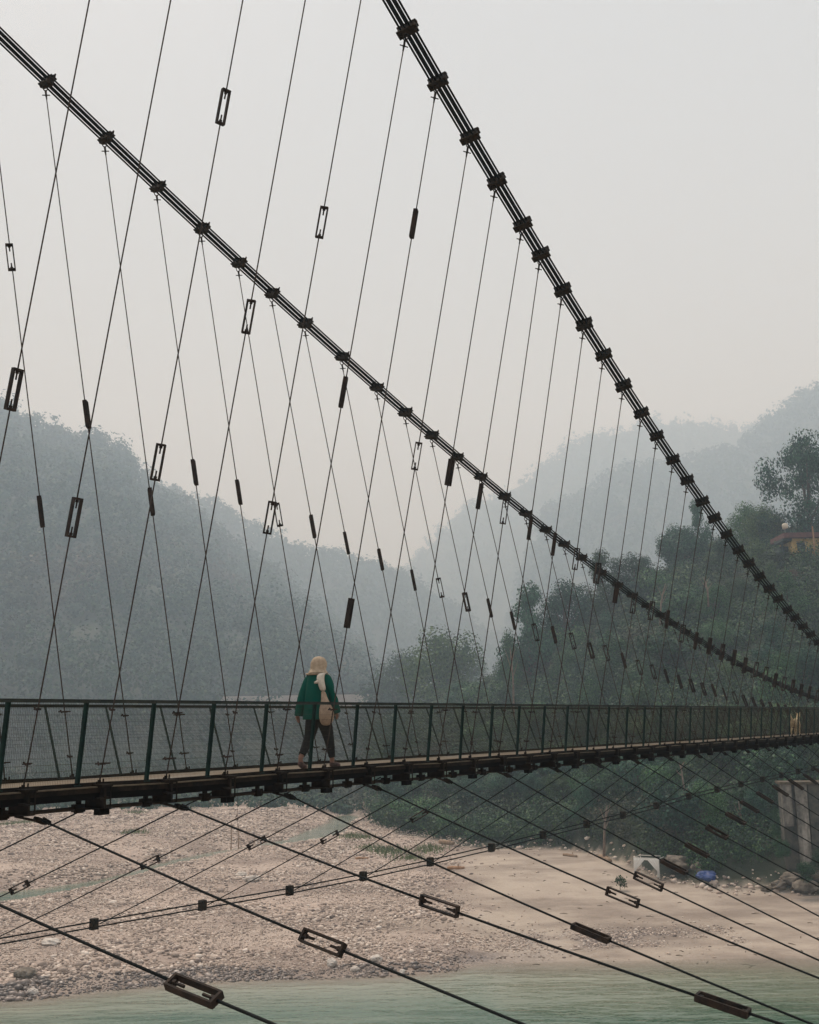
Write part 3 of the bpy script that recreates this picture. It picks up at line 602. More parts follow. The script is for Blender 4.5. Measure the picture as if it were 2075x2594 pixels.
soilc = ramp(t, noise(t, co, .35, 6, .65), [(.35, (.012, .022, .013)), (.6, (.035, .042, .025)), (.8, (.12, .10, .07))])
c = mixc(t, attr(t, 'sand'), pebc, sandc); c = mixc(t, attr(t, 'gravel'), c, gravc); c = mixc(t, attr(t, 'soil'), c, soilc)
wm_ = nd(t, 'ShaderNodeMath', operation='MULTIPLY'); wm_.inputs[1].default_value = .75; t.links.new(attr(t, 'wet'), wm_.inputs[0])
c = mixc(t, wm_.outputs[0], c, mixc(t, .5, (.16, .135, .115), c)); t.links.new(c, b.inputs['Base Color'])
ad = nd(t, 'ShaderNodeMath', operation='MULTIPLY_ADD'); ad.inputs[1].default_value = .6; t.links.new(vo.outputs['Distance'], ad.inputs[0]); t.links.new(noise(t, co, 5, 5), ad.inputs[2])
damp = ramp(t, noise(t, co, .11, 5, .62, (1, 1.7, 1)), [(.36, (.62, .60, .60)), (.55, (1, 1, 1))])
md_ = nd(t, 'ShaderNodeMix', data_type='RGBA', blend_type='MULTIPLY'); md_.inputs[0].default_value = 1.; t.links.new(c, md_.inputs[6]); t.links.new(damp, md_.inputs[7]); t.links.new(md_.outputs[2], b.inputs['Base Color'])
bump(t, b, ad.outputs[0], .7, .10)
tag(link('ground', me, M_GROUND), kind='structure')

M_STAKED = worn('dark_twig_wood', (.06, .045, .03), (.16, .12, .08), 5, .9)
# water, a sheet that knows how deep the bed below it is
wx = axis([(-1600, -60, 140), (-60, 60, 1.5), (60, 1600, 140)]); wy = axis([(-400, 20, 35), (20, 50, 2), (50, 80, .5), (80, 130, 1.), (130, 240, 4)])
WX, WY = np.meshgrid(wx, wy); dep = ZW - ground_h(WX, WY)
me = npmesh('water', np.stack([WX, WY, np.full_like(WX, ZW)], -1).reshape(-1, 3), grid_faces(len(wx), len(wy)), True)
at_ = me.attributes.new('depth', 'FLOAT', 'POINT'); at_.data.foreach_set('value', dep.astype(np.float32).ravel())
M_WATER, t, b = mat('green_river_water', (.08, .13, .09), .07, 0, .5); co = coords(t)
b.inputs['IOR'].default_value = 1.33
st = noise(t, co, .16, 5, .6, (.5, 2.6, 1))
deep = mixc(t, ramp(t, st, [(.40, (0, 0, 0)), (.72, (1, 1, 1))]), (.045, .098, .062), (.135, .178, .125))
sh_ = ramp(t, attr(t, 'depth'), [(0, (1, 1, 1)), (.28, (.5, .5, .5)), (.75, (0, 0, 0))])
t.links.new(mixc(t, sh_, deep, (.30, .285, .215)), b.inputs['Base Color'])
n1 = noise(t, co, 1.1, 3, .5, (.6, 1.6, 1)); n2 = noise(t, co, .25, 3, .5, (.5, 1.8, 1))
ad = nd(t, 'ShaderNodeMath', operation='MULTIPLY_ADD'); ad.inputs[1].default_value = 1.6; t.links.new(n2, ad.inputs[0]); t.links.new(n1, ad.inputs[2])
bump(t, b, ad.outputs[0], .75, .11)
tr_ = nd(t, 'ShaderNodeBsdfTransparent'); ms_ = nd(t, 'ShaderNodeMixShader'); t.links.new(ramp(t, attr(t, 'depth'), [(0, (.12, .12, .12)), (.22, (1, 1, 1))]), ms_.inputs[0])
t.links.new(tr_.outputs[0], ms_.inputs[1]); t.links.new(b.outputs[0], ms_.inputs[2]); t.links.new(ms_.outputs[0], t.nodes['Material Output'].inputs['Surface'])
tag(link('water', me, M_WATER), kind='structure')

# hills: heightfields that rise from the river plain to a ridge
def px_ridge(pts, D): return np.array([at(px, py, D).x/D for px, py in pts]), np.array([at(px, py, D).z for px, py in pts])
def hill(pts, Db, Dr, tree_h, amp, seed, curve=1.0):
    us, zs = px_ridge(pts, Dr); u = np.linspace(us[0], us[-1], 150); zr = np.interp(u, us, zs) - tree_h
    zr = zr + fbm(u*40, u*0 + seed, seed)*amp*.8
    s = np.concatenate((np.linspace(0, 1, 70), [1.04, 1.1, 1.2, 1.35])); Dq = Db + (Dr - Db)*s
    Ug, Dg = np.meshgrid(u, Dq); Sg = np.meshgrid(u, s)[1]
    prof = np.where(Sg <= 1, Sg**curve, 1 - (Sg - 1)*1.3)
    X = Ug*Dg; Z = -14 + (zr[None, :] + 14)*prof + fbm(X/(Dr*.06), Dg/(Dr*.06), seed)*amp*2.2*np.sin(np.pi*np.clip(Sg, 0, 1))
    me = npmesh('hill', np.stack([X, Dg, Z], -1).reshape(-1, 3), grid_faces(len(u), len(s)), True)
    o = tag(link('hill', me, M_HILL), kind='structure')
    def hz(uq, sq):
        i = np.clip((uq - u[0])/(u[1] - u[0]), 0, len(u) - 1.001); j = np.clip(np.interp(sq, s, np.arange(len(s))), 0, len(s) - 1.001)
        i0 = i.astype(int); j0 = j.astype(int); fi = i - i0; fj = j - j0
        P = np.stack([X, Dg, Z], -1)
        return (P[j0, i0]*((1-fi)*(1-fj))[:, None] + P[j0, i0+1]*(fi*(1-fj))[:, None] + P[j0+1, i0]*((1-fi)*fj)[:, None] + P[j0+1, i0+1]*(fi*fj)[:, None])
    return u, hz
def rand_rot(n, r, flat=.0):
    q = r.normal(size=(n, 4)); q /= np.linalg.norm(q, axis=1)[:, None]; w, x, y, z = q.T
    return np.stack([np.stack([1-2*(y*y+z*z), 2*(x*y-z*w), 2*(x*z+y*w)], -1), np.stack([2*(x*y+z*w), 1-2*(x*x+z*z), 2*(y*z-x*w)], -1), np.stack([2*(x*z-y*w), 2*(y*z+x*w), 1-2*(x*x+y*y)], -1)], 1)
LEAFQ = np.array([[-.5, 0, 0], [-.1, -.42, .10], [.55, 0, -.06], [.05, .45, .12]])
def face_rot(nrm, r, wild):                   # rotations that turn a leaf clump to face outward, more or less
    n = nrm/np.maximum(np.linalg.norm(nrm, axis=1), 1e-6)[:, None] + r.normal(0, wild, nrm.shape); n /= np.linalg.norm(n, axis=1)[:, None]
    a = np.cross(n, r.normal(size=n.shape)); a /= np.linalg.norm(a, axis=1)[:, None]; return np.stack([a, np.cross(n, a), n], -1)
def leaf_quads(P, size, r, nrm=None, wild=.38):
    n = len(P); Rm = rand_rot(n, r) if nrm is None else face_rot(nrm, r, wild); L = LEAFQ[None]*np.asarray(size).reshape(-1, 1, 1)*r.uniform(.7, 1.3, (n, 4, 1))
    V = np.einsum('nij,nkj->nki', Rm, L) + P[:, None, :]
    return V.reshape(-1, 3), np.arange(n*4).reshape(-1, 4)
def woodland(name, u, hz, ntree, nleaf, r, th, leafk, lo=0.0, hi=1.0, near=1.0):
    V = []
    uq = r.uniform(u[0], u[-1], ntree); sq = lo + (hi - lo)*r.uniform(0, 1, ntree)**near
    # a fuller row of trees along the ridge itself
    k = ntree//11; sq[:k] = r.uniform(.95, 1.0, k)*hi
    base = hz(uq, sq); hh = th*(.55 + .8*r.uniform(0, 1, ntree)**1.5 + .6*(r.uniform(0, 1, ntree) > .93))*(.65 + .35*np.clip(sq, 0, 1))
    d = r.normal(size=(ntree, nleaf, 3)); d /= np.linalg.norm(d, axis=2)[:, :, None]; d *= r.uniform(.5, .95, (ntree, nleaf, 1))
    sc = np.stack([hh*.48, hh*.48, hh*.5], -1)[:, None, :]
    P = base[:, None, :] + d*sc + np.stack([0*hh, 0*hh, hh*.55], -1)[:, None, :]
    sz = (leafk*base[:, 1])[:, None]*r.uniform(.6, 1.5, (ntree, nleaf))
    Vq, Fq = leaf_quads(P.reshape(-1, 3), sz.reshape(-1), r, (d + np.array([0, 0, .15])).reshape(-1, 3), .28)
    o = link(name, npmesh(name, Vq, Fq), M_WOOD); tag(o, kind='stuff'); return o
ov = lambda pts: [(x*1.2029, y*1.2029) for x, y in pts]
r1 = np.random.default_rng(11)
u, hz = hill(ov([(-700, 560), (-300, 700), (-100, 790), (0, 842), (40, 850), (70, 868), (100, 886), (160, 906), (215, 918), (260, 930), (300, 985), (340, 1018), (400, 1058), (450, 1098), (500, 1142), (560, 1180), (620, 1240), (700, 1290), (760, 1350), (830, 1420), (900, 1480), (960, 1510)]), 400, 1350, 27, 22, 5, .95)
w = woodland('woodland', u, hz, 4200, 84, r1, 26, .0029); tag(w, 'hazy blue green wood covering the steep hill on the left', 'woodland')
u, hz = hill(ov([(300, 1000), (420, 1035), (480, 1060), (560, 1108), (620, 1135), (690, 1150), (760, 1165), (860, 1200), (960, 1270), (1060, 1350)]), 1100, 1900, 25, 14, 8)
w = woodland('woodland', u, hz, 1800, 30, r1, 24, .0027, .2); tag(w, 'pale hazy wood on the ridge behind the left hill', 'woodland')
u, hz = hill(ov([(1060, 1330), (1110, 1150), (1150, 1060), (1200, 1040), (1280, 990), (1360, 965), (1430, 955), (1490, 940), (1540, 925), (1590, 890), (1640, 850), (1665, 838), (1700, 815), (1740, 795), (1850, 730), (2000, 680)]), 1000, 2100, 27, 20, 13)
w = woodland('woodland', u, hz, 2300, 34, r1, 28, .0027, .2); tag(w, 'hazy grey wood on the hillside rising at the far right', 'woodland')
u, hz = hill(ov([(780, 1290), (860, 1180), (920, 1110), (1000, 1045), (1060, 1015), (1110, 990), (1160, 955), (1230, 905), (1330, 886), (1400, 868), (1460, 874), (1500, 880), (1560, 890), (1640, 880), (1800, 850), (2100, 800)]), 1900, 3000, 34, 20, 17)
w = woodland('woodland', u, hz, 2000, 24, r1, 34, .0025, .4); tag(w, 'palest and farthest wooded ridge in the haze', 'woodland')

# river stones on the left beach, far too many to count
M_STONEWET, t, b = mat('wet_river_stone', (.2, .17, .15), .45, 0, .5); g = nd(t, 'ShaderNodeNewGeometry')
t.links.new(ramp(t, g.outputs['Random Per Island'], [(0, (.05, .042, .038)), (.5, (.13, .105, .09)), (.9, (.26, .21, .18)), (1, (.55, .48, .42))]), b.inputs['Base Color'])
ico = bmesh.new(); bmesh.ops.create_icosphere(ico, subdivisions=1, radius=1.); ico.verts.ensure_lookup_table()
IV = np.array([v.co[:] for v in ico.verts]); IF = np.array([[v.index for v in f.verts] for f in ico.faces]); ico.free()
def stones(name, X, Y, size, r, flat=.62, sink=.15):
    n = len(X); Z = ground_h(X, Y); Rm = rand_rot(n, r)
    q = IV[None]*r.uniform(.72, 1.25, (n, len(IV), 1)); q = np.einsum('nij,nkj->nki', Rm, q)
    a = r.uniform(0, 6.28, n); el = r.uniform(.75, 1.35, n)
    sx = size*el; sy = size/el; q = q*np.stack([sx, sy, size*flat], -1)[:, None, :]
    ca, sa = np.cos(a)[:, None], np.sin(a)[:, None]; qx = q[..., 0]*ca - q[..., 1]*sa; qy = q[..., 0]*sa + q[..., 1]*ca
    V = np.stack([qx + X[:, None], qy + Y[:, None], q[..., 2] + (Z + size*flat*(.5 - sink))[:, None]], -1).reshape(-1, 3)
    Fq = (IF[None] + (np.arange(n)*len(IV))[:, None, None]).reshape(-1, 3)
    return npmesh(name, V, Fq, True)
r2 = np.random.default_rng(3)
N = 125000; Yc = 52 + 125*r2.uniform(0, 1, N)**2.1; Uc = r2.uniform(-.43, .12, N); Xc = Uc*Yc
dd = Yc - np.interp(Uc, SU, SD); keep = (dd > -.3) & (chan_d(Xc, Yc) > .9) & (r2.uniform(0, 1, N) > sst(.0, .062, Uc + fbm(Xc/6, Yc/6, 5)*.06)*.985) & (r2.uniform(0, 1, N) > .85*sst(-.05, .25, fbm(Xc/5, Yc/5, 91)))
Xc, Yc, dd = Xc[keep], Yc[keep], dd[keep]; n = len(Xc)
sz = .027*np.exp(r2.normal(0, .60, n)) + .03*(Yc/60)**1.5; sz = sz*(.62 + 1.0*sst(-.22, .3, fbm(Xc/4.5, Yc/3, 133)))*(1 + 1.3*sst(11, 1, dd)*sst(-.10, -.36, Xc/Yc)*r2.uniform(0, 1, n)**2); sz = np.clip(sz, .028, .34)
wetk = dd + fbm(Xc/3, Yc/3, 55)*3 < 2.3
tag(link('wet_stones', stones('wet_stones', Xc[wetk], Yc[wetk], sz[wetk], r2), M_STONEWET), 'damp dark stones along the water edge of the left beach', 'stones', kind='stuff')
Xc, Yc, sz = Xc[~wetk], Yc[~wetk], sz[~wetk]
tag(link('river_stones', stones('river_stones', Xc, Yc, sz, r2), M_STONE), 'countless pale rounded stones covering the left river beach', 'stones', kind='stuff')
N = 5200; Xg = r2.uniform(1.5, 21, N); Yg = r2.normal(0, 1.9, N) + 73.5 + (Xg - 8)*.12; kk = r2.uniform(0, 1, N) < sst(-.2, .15, fbm(Xg/3, Yg/2, 77)); Xg, Yg = Xg[kk], Yg[kk]
tag(link('gravel', stones('gravel', Xg, Yg, np.clip(.05*np.exp(r2.normal(0, .4, len(Xg))), .03, .16), r2), M_STONE), 'band of grey gravel lying across the pale sand', 'gravel', kind='stuff')
uu = r2.uniform(.03, .42, 620); Ye = np.interp(uu, BU, BD) + r2.normal(.7, .9, 620)*np.where((uu > .2) & (uu < .25), .4, 1); Xe = uu*Ye
tag(link('rubble', stones('rubble', Xe, Ye, np.clip(.085*np.exp(r2.normal(0, .55, 620)), .04, .34), r2, .7), M_STONE), 'loose rubble strewn along the foot of the right bank', 'rubble', kind='stuff')
dm = MB()
for i in range(240):
    x = r2.uniform(-.3, .36); Yd = r2.uniform(66, 104); x *= Yd
    if Yd > np.interp(x/Yd, BU, BD) - .5 and x > -4: continue
    z = float(ground_h([x], [Yd])[0]); a = r2.uniform(0, 6.28); ll = r2.uniform(.15, .75); dx_, dy_ = math.cos(a)*ll, math.sin(a)*ll
    z2 = float(ground_h([x + dx_], [Yd + dy_])[0]); dm.tube([(x, Yd, z + .01), (x + dx_*.5, Yd + dy_*.5 + .04, (z + z2)/2 + .04), (x + dx_, Yd + dy_, z2 + .03)], [.03, .025, .012], 4)
tag(dm.build('driftwood_twigs', M_STAKED), 'scattered dark twigs and litter on the beach', 'twigs', kind='stuff')
# bigger stones one can pick out
M_STONEW = worn('pale_boulder_stone', (.42, .37, .32), (.62, .57, .51), 4, .9, 0, .03)
def boulder(name, px, py, w, hgt, material, lab, cat='boulder', grp=None, seed=0, z=-12.9, ell=1.):
    g = on_ground(px, py); zz = g.z; bm = bmesh.new(); bmesh.ops.create_icosphere(bm, subdivisions=3, radius=1.)
    for v in bm.verts:
        p = v.co; nz = .96 + .75*float(fbm(np.array([p.x*1.4 + seed]), np.array([p.y*1.4 + p.z*1.9]), seed)[0]) + .42*float(fbm(np.array([p.x*4 + seed]), np.array([p.z*4 + p.y*3]), seed + 3)[0])
        v.co = Vector((p.x*w/2*nz, p.y*w/2*ell*nz, p.z*hgt*.6*nz + hgt*.32))
    me = bpy.data.meshes.new(name); bm.to_mesh(me); bm.free()
    o = link(name, me, material); o.location = (g.x, g.y, zz); o.rotation_euler.z = seed; tag(o, lab, cat, grp); return o
for i, (px, py, w, h, lab) in enumerate((
        (841, 2447, .62, .46, 'upright pale boulder at the water edge under the guy turnbuckle'), (952, 2433, .75, .34, 'long pale boulder near the tip of the stony beach'),
        (899, 2460, .55, .3, 'flat pale boulder half in the river beside the upright one'), (1019, 2467, .4, .24, 'small pale boulder at the shore nearest the beach tip'),
        (436, 2488, .5, .38, 'pale boulder on the shore left of the long turnbuckle'), (82, 2518, .62, .34, 'pale boulder at the water edge in the lower left corner'),
        (62, 2476, 1.25, .6, 'broad tan boulder on the lower left beach'), (130, 2392, 1.25, .42, 'flat light boulder in the middle of the stony beach'),
        (640, 2232, 1.3, .5, 'rounded cream boulder just beyond the storm cable'), (612, 2220, 1.0, .45, 'pinkish boulder beside the rounded cream one'))):
    boulder('boulder', px, py, w, h, M_STONEW if i != 6 else M_ROCK, lab, 'boulder', 'pale boulders on the beach', i*1.7)
for i, (px, py, w, h, lab) in enumerate(((2005, 2236, 1.7, .8, 'big grey boulder at the foot of the concrete pier'), (2045, 2258, 2.1, .95, 'largest grey boulder in front of the pier boulders'), (2072, 2226, 1.9, 1.0, 'grey boulder cut by the right edge of the photo'), (1975, 2252, 1.4, .7, 'low grey boulder left of the pier boulders'), (1940, 2258, 1.0, .4, 'small grey boulder leftmost of the row below the pier'), (1722, 2200, 2.6, 1.3, 'brown earthy rock mound behind the white tent frame'), (1768, 2206, 1.3, .7, 'brown rock beside the blue tarpaulin'))):
    boulder('boulder', px, py, w, h, M_ROCK, lab, 'boulder', 'boulders below the right bank', i*2.3 + .4, -12.4, .8)

# ------------------------------------------------------------------ trees
def lobes_cloud(lobes, n, size, r, fill=.35):
    wts = np.array([l[3]*l[4]*l[5] for l in lobes])**.67; cnt = np.maximum((wts/wts.sum()*n).astype(int), 12); P = []; Nn = []
    for l, c in zip(lobes, cnt):
        d = r.normal(size=(c, 3)); d /= np.linalg.norm(d, axis=1)[:, None]
        rad = np.where(r.uniform(0, 1, c) < fill, r.uniform(.2, .8, c), r.uniform(.78, 1.12, c))*(1 + .5*fbm(d[:, 0]*2.3 + l[0]*3, d[:, 1]*2.3 + d[:, 2]*2.9 + l[2], 41))
        d[:, 2] = np.where(d[:, 2] < -.2, d[:, 2]*.75, d[:, 2])
        P.append(np.array(l[:3]) + d*rad[:, None]*np.array(l[3:6])); Nn.append(d + np.array([0, 0, .1]))
    P = np.concatenate(P); return leaf_quads(P, size*r.uniform(.6, 1.45, len(P)), r, np.concatenate(Nn))
def tree_proto(kind, r):
    # all protos: unit height 1, crown radius about .5 in x and y
    L = []
    if kind == 'round':
        for i in range(19): a = r.uniform(0, 6.28); q = r.uniform(.06, .34); L.append((q*math.cos(a), q*math.sin(a), r.uniform(.22, .80), *(r.uniform(.13, .22)*np.array([1, 1, .9]))))
        L.append((0, 0, .86, .17, .17, .13)); nl, sz, tr = 9500, .023, .3
    elif kind == 'tall':
        for i in range(17): z = r.uniform(.2, .92); q = r.uniform(0, .32)*(1.15 - z); a = r.uniform(0, 6.28); L.append((q*math.cos(a)*1.4, q*math.sin(a)*1.4, z, *(r.uniform(.10, .2)*np.array([1, 1, 1.0])*(1.2 - .5*z))))
        nl, sz, tr = 7200, .0235, .2
    elif kind == 'open':
        for i in range(46): a = r.uniform(0, 6.28); z = r.uniform(.26, .95); q = r.uniform(.04, .46)*math.sin(math.pi*min(1, (z - .08)/1.0))**.6; s_ = r.uniform(.07, .135); L.append((q*math.cos(a), q*math.sin(a), z, s_*1.25, s_*1.25, s_*.75))
        nl, sz, tr = 13000, .0185, .36
    else:
        for i in range(11): a = r.uniform(0, 6.28); q = r.uniform(0, .36); L.append((q*math.cos(a), q*math.sin(a), r.uniform(.22, .66), *(r.uniform(.15, .26)*np.array([1, 1, .95]))))
        nl, sz, tr = 3600, .036, .1
    V, Fq = lobes_cloud(L, nl, sz, r, .3)
    crown = npmesh('crown', V, Fq)
    tm = MB(); lean = Vector((r.uniform(-.04, .04), r.uniform(-.04, .04), 0)); w0 = {'round': .03, 'tall': .022, 'open': .026}.get(kind, .014)
    top = Vector((0, 0, .62)) + lean
    tm.tube([(0, 0, -.25), (0, 0, 0), Vector((0, 0, .3)) + lean*.4, top], [w0*1.3, w0*1.15, w0*.8, w0*.35], 7)
    for l in sorted(L, key=lambda q: -q[3])[:12]:
        s_ = Vector((0, 0, min(max(.12, l[2]*.55), .5))) + lean*.4; e = Vector(l[:3]); mid = s_.lerp(e, .5) + Vector((0, 0, -.03))
        tm.tube([s_, mid, e], [w0*.55, w0*.38, w0*.12], 5)
    return crown, tm.mesh('trunk', True)
r3 = np.random.default_rng(23)
PROTO = {k: [tree_proto(k, r3) for _ in range(n)] for k, n in (('round', 3), ('tall', 3), ('open', 2), ('bush', 3))}
MESHC = {}
def crown_mesh(kind, i, material):
    key = (kind, i, material.name)
    if key not in MESHC: me = PROTO[kind][i][0].copy(); me.materials.clear(); me.materials.append(material); MESHC[key] = me
    return MESHC[key]
for k in PROTO:
    for c, tk in PROTO[k]: tk.materials.append(M_BARK)
tcount = [0]
def tree(name, px, ytop, D, wpx, kind, material, lab, grp=None, ground=None, var=None, cat='tree', turn=None):
    top = at(px, ytop, D); gz = float(ground_h([top.x], [D])[0]) if ground is None else ground
    H = top.z - gz; wd = wpx/F_PX*D; tcount[0] += 1; i = tcount[0] % len(PROTO[kind]) if var is None else var
    Hm = min(H, max(wd*(1.3 if kind == 'round' else 1.75), 3.0)) if kind != 'bush' else min(H, wd*1.1)
    if kind == 'open': Hm = H
    root = empty(name, Matrix.Translation((top.x, D, top.z - Hm)) @ Matrix.Rotation(tcount[0]*2.4 if turn is None else turn, 4, 'Z') @ Matrix.Diagonal((wd, wd, Hm, 1)))
    tag(root, lab, cat, grp); link('crown', crown_mesh(kind, i, material), None, root); link('trunk', PROTO[kind][i][1], None, root); return root
T = tree
T('broadleaf_tree', 1102, 1583, 290, 250, 'round', M_LEAF2, 'isolated hazy broadleaf tree with a domed crown behind the middle of the deck', ground=-2)
T('broadleaf_tree', 1000, 1690, 420, 190, 'bush', M_LEAF2, 'low spreading tree left below the isolated domed tree', ground=-4)
T('broadleaf_tree', 1195, 1700, 390, 150, 'bush', M_LEAF2, 'low spreading tree right below the isolated domed tree', ground=-2)
T('broadleaf_tree', 1020, 1640, 398, 170, 'round', M_LEAF2, 'broad hazy tree leaning on the left of the isolated domed tree', ground=-4)
T('broadleaf_tree', 1170, 1645, 404, 150, 'round', M_LEAF2, 'broad hazy tree leaning on the right of the isolated domed tree', ground=-4)
T('broadleaf_tree', 1240, 1720, 300, 120, 'bush', M_LEAF, 'low dark tree filling the gap left of the right bank wood', ground=-6)
T('broadleaf_tree', 1335, 1478, 205, 190, 'tall', M_LEAF3, 'creeper covered tree at the left edge of the right bank wood')
T('broadleaf_tree', 1288, 1590, 202, 100, 'tall', M_LEAF, 'slim tree leaning out at the left edge of the right bank wood')
T('broadleaf_tree', 1425, 1462, 213, 170, 'round', M_LEAF3, 'rounded tree standing right behind the creeper covered one')
T('broadleaf_tree', 1515, 1392, 216, 150, 'tall', M_LEAF2, 'feathery olive tree on the skyline where the two cables cross')
T('broadleaf_tree', 1600, 1398, 221, 160, 'round', M_LEAF, 'broad dark tree on the skyline under the steep cable')
T('broadleaf_tree', 1705, 1325, 224, 120, 'round', M_LEAF3, 'dense blue green tree, left one of the pair beside the steep cable', var=0)
T('broadleaf_tree', 1762, 1262, 227, 110, 'tall', M_LEAF3, 'tall dark tree whose top is crossed by the steep cable')
T('broadleaf_tree', 1885, 1268, 216, 140, 'round', M_LEAF, 'rounded dark tree between the steep cable and the house', var=1)
T('broadleaf_tree', 1935, 1310, 220, 70, 'tall', M_LEAF2, 'thin topped tree just left of the house')
T('broadleaf_tree', 1820, 1370, 216, 130, 'tall', M_LEAF2, 'ragged tree with gaps below the steep cable')
T('large_tree', 2035, 1088, 200, 250, 'open', M_LEAF3, 'tallest tree, open crown rising above the house at the right edge', var=0, turn=.6, ground=27)
T('broadleaf_tree', 2085, 1384, 189, 100, 'bush', M_LEAF, 'bushy tree in front of the yellow house')
T('broadleaf_tree', 2000, 1402, 186, 170, 'bush', M_LEAF2, 'light green spreading tree below the yellow house')
T('flowering_bush', 2005, 1428, 172, 80, 'bush', M_RED, 'red tinged flowering bush below the house', cat='bush')
T('broadleaf_tree', 985, 1880, 148, 120, 'tall', M_LEAF3, 'dark tree hanging over the stream at the left end of the right bank', ground=-12.5)
T('broadleaf_tree', 955, 1930, 156, 70, 'bush', M_LEAF3, 'small drooping tree overhanging the stream', ground=-12.5)
for px, yt, w_, D_, lab in ((1986, 2108, 62, 87.5, 'leafy bush hiding the lower left corner of the pier'), (2042, 2172, 60, 87, 'low bush growing at the middle of the pier foot'), (2078, 2140, 60, 87.5, 'leafy bush at the right edge in front of the pier'), (1962, 2040, 40, 89.5, 'climbing shrub along the left side of the pier')):
    T('bush', px, yt, D_, w_, 'bush' if w_ > 50 else 'tall', M_LEAF, lab, cat='bush')
GRP = 'crowded trees of the right bank wood'
LABW = 'dark leafy tree crowded among others on the right bank slope'
n = 0
while n < 165:
    uq = r3.uniform(-.03, .46); b_ = np.interp(uq, BU, BD); t_ = np.interp(uq, BU, DT); s_ = r3.uniform(.08, .98) if n > 55 else r3.uniform(.035, .22); D = b_ + (t_ - b_)*s_
    x = uq*D; gz = float(ground_h([x], [D])[0]); hh = r3.uniform(4.5, 8.5)*(.75 + .75*s_); wd = hh*r3.uniform(.85, 1.2); k = r3.choice(['round', 'tall', 'bush', 'bush'] if n > 55 else ['bush', 'round', 'bush', 'tall'])
    if 1960 < uq*F_PX + 1037 < 2130 and .55 < s_ : continue
    if uq > .325 and D < 104: continue
    if uq < .1: hh *= .8
    tcount[0] += 1; i = tcount[0] % 3; mm = [M_LEAF, M_LEAF3, M_LEAF2, M_LEAF][tcount[0] % 4]
    root = empty('broadleaf_tree', Matrix.Translation((x, D, gz - .3)) @ Matrix.Rotation(r3.uniform(0, 6.28), 4, 'Z') @ Matrix.Diagonal((wd, wd, hh, 1)))
    tag(root, LABW, 'tree', GRP); link('crown', crown_mesh(k, i, mm), None, root); link('trunk', PROTO[k][i][1], None, root); n += 1
# undergrowth that clothes the right bank between the trees
N = 5200; uq = r3.uniform(-.036, .46, N); b_ = np.interp(uq, BU, BD); t_ = np.interp(uq, BU, DT); s_ = r3.uniform(.01, 1.1, N)**.9; s_[:420] = r3.uniform(.02, .07, 420); D = b_ + (t_ - b_)*s_ + fbm(uq*60, uq*0, 66)*3; X = uq*D
kk = ~((uq > .325) & (D < 101)); uq, D, X, s_ = uq[kk], D[kk], X[kk], s_[kk]; N = len(D); Z = ground_h(X, D)
nl = 110; d = r3.normal(size=(N, nl, 3)); d /= np.linalg.norm(d, axis=2)[:, :, None]; d *= r3.uniform(.35, 1.1, (N, nl, 1)); rad = r3.uniform(.6, 1.7, N)*(D/105)
P = np.stack([X, D, Z + rad*.6], -1)[:, None, :] + d*np.stack([rad, rad, rad*1.05], -1)[:, None, :]
V, Fq = leaf_quads(P.reshape(-1, 3), r3.uniform(.11, .26, N*nl)*np.repeat(D/105, nl), r3, (d + np.array([0, 0, .15])).reshape(-1, 3))
tag(link('undergrowth', npmesh('undergrowth', V, Fq), M_SHRUB), 'tangled undergrowth clothing the right river bank between trees', 'undergrowth', kind='stuff')
# scrub at the foot of the left hill
N = 900; D = 178 + 240*r3.uniform(0, 1, N)**1.5; X = r3.uniform(-.42, -.03, N)*D; Z = ground_h(X, D); rad = r3.uniform(.8, 2.4, N)*(D/190); nl = 60
d = r3.normal(size=(N, nl, 3)); d /= np.linalg.norm(d, axis=2)[:, :, None]; d *= r3.uniform(.4, 1.1, (N, nl, 1))
P = np.stack([X, D, Z + rad*.4], -1)[:, None, :] + d*np.stack([rad, rad, rad*.8], -1)[:, None, :]
V, Fq = leaf_quads(P.reshape(-1, 3), r3.uniform(.3, .7, N*nl), r3, (d + np.array([0, 0, .15])).reshape(-1, 3))
tag(link('scrub', npmesh('scrub', V, Fq), M_WOOD), 'low green scrub along the foot of the left hill', 'scrub', kind='stuff')
# pale grass on the beach near the stream
PX = [(940, 2150), (965, 2155), (1000, 2158), (985, 2162), (1095, 2150), (1080, 2158), (920, 2125), (1030, 2175), (890, 2120), (340, 2110), (60, 2085), (20, 2090), (345, 2060)]
V = []; Fq = []
for px, py in PX:
    g = on_ground(px, py)
    for i in range(170):
        x, y = g.x + r3.normal(0, .9), g.y + r3.normal(0, 1.1); z = float(ground_h([x], [y])[0]); a = r3.uniform(0, 6.28); hh = r3.uniform(.15, .55); w_ = .05
        o = len(V); lx, ly = r3.normal(0, .18, 2); V += [(x - w_*math.cos(a), y - w_*math.sin(a), z), (x + w_*math.cos(a), y + w_*math.sin(a), z), (x + lx + .01, y + ly, z + hh), (x + lx - .01, y + ly, z + hh)]; Fq.append((o, o+1, o+2, o+3))
tag(link('grass', npmesh('grass', V, Fq), M_GRASS), 'sparse pale grass tufts on the beach', 'grass', kind='stuff')
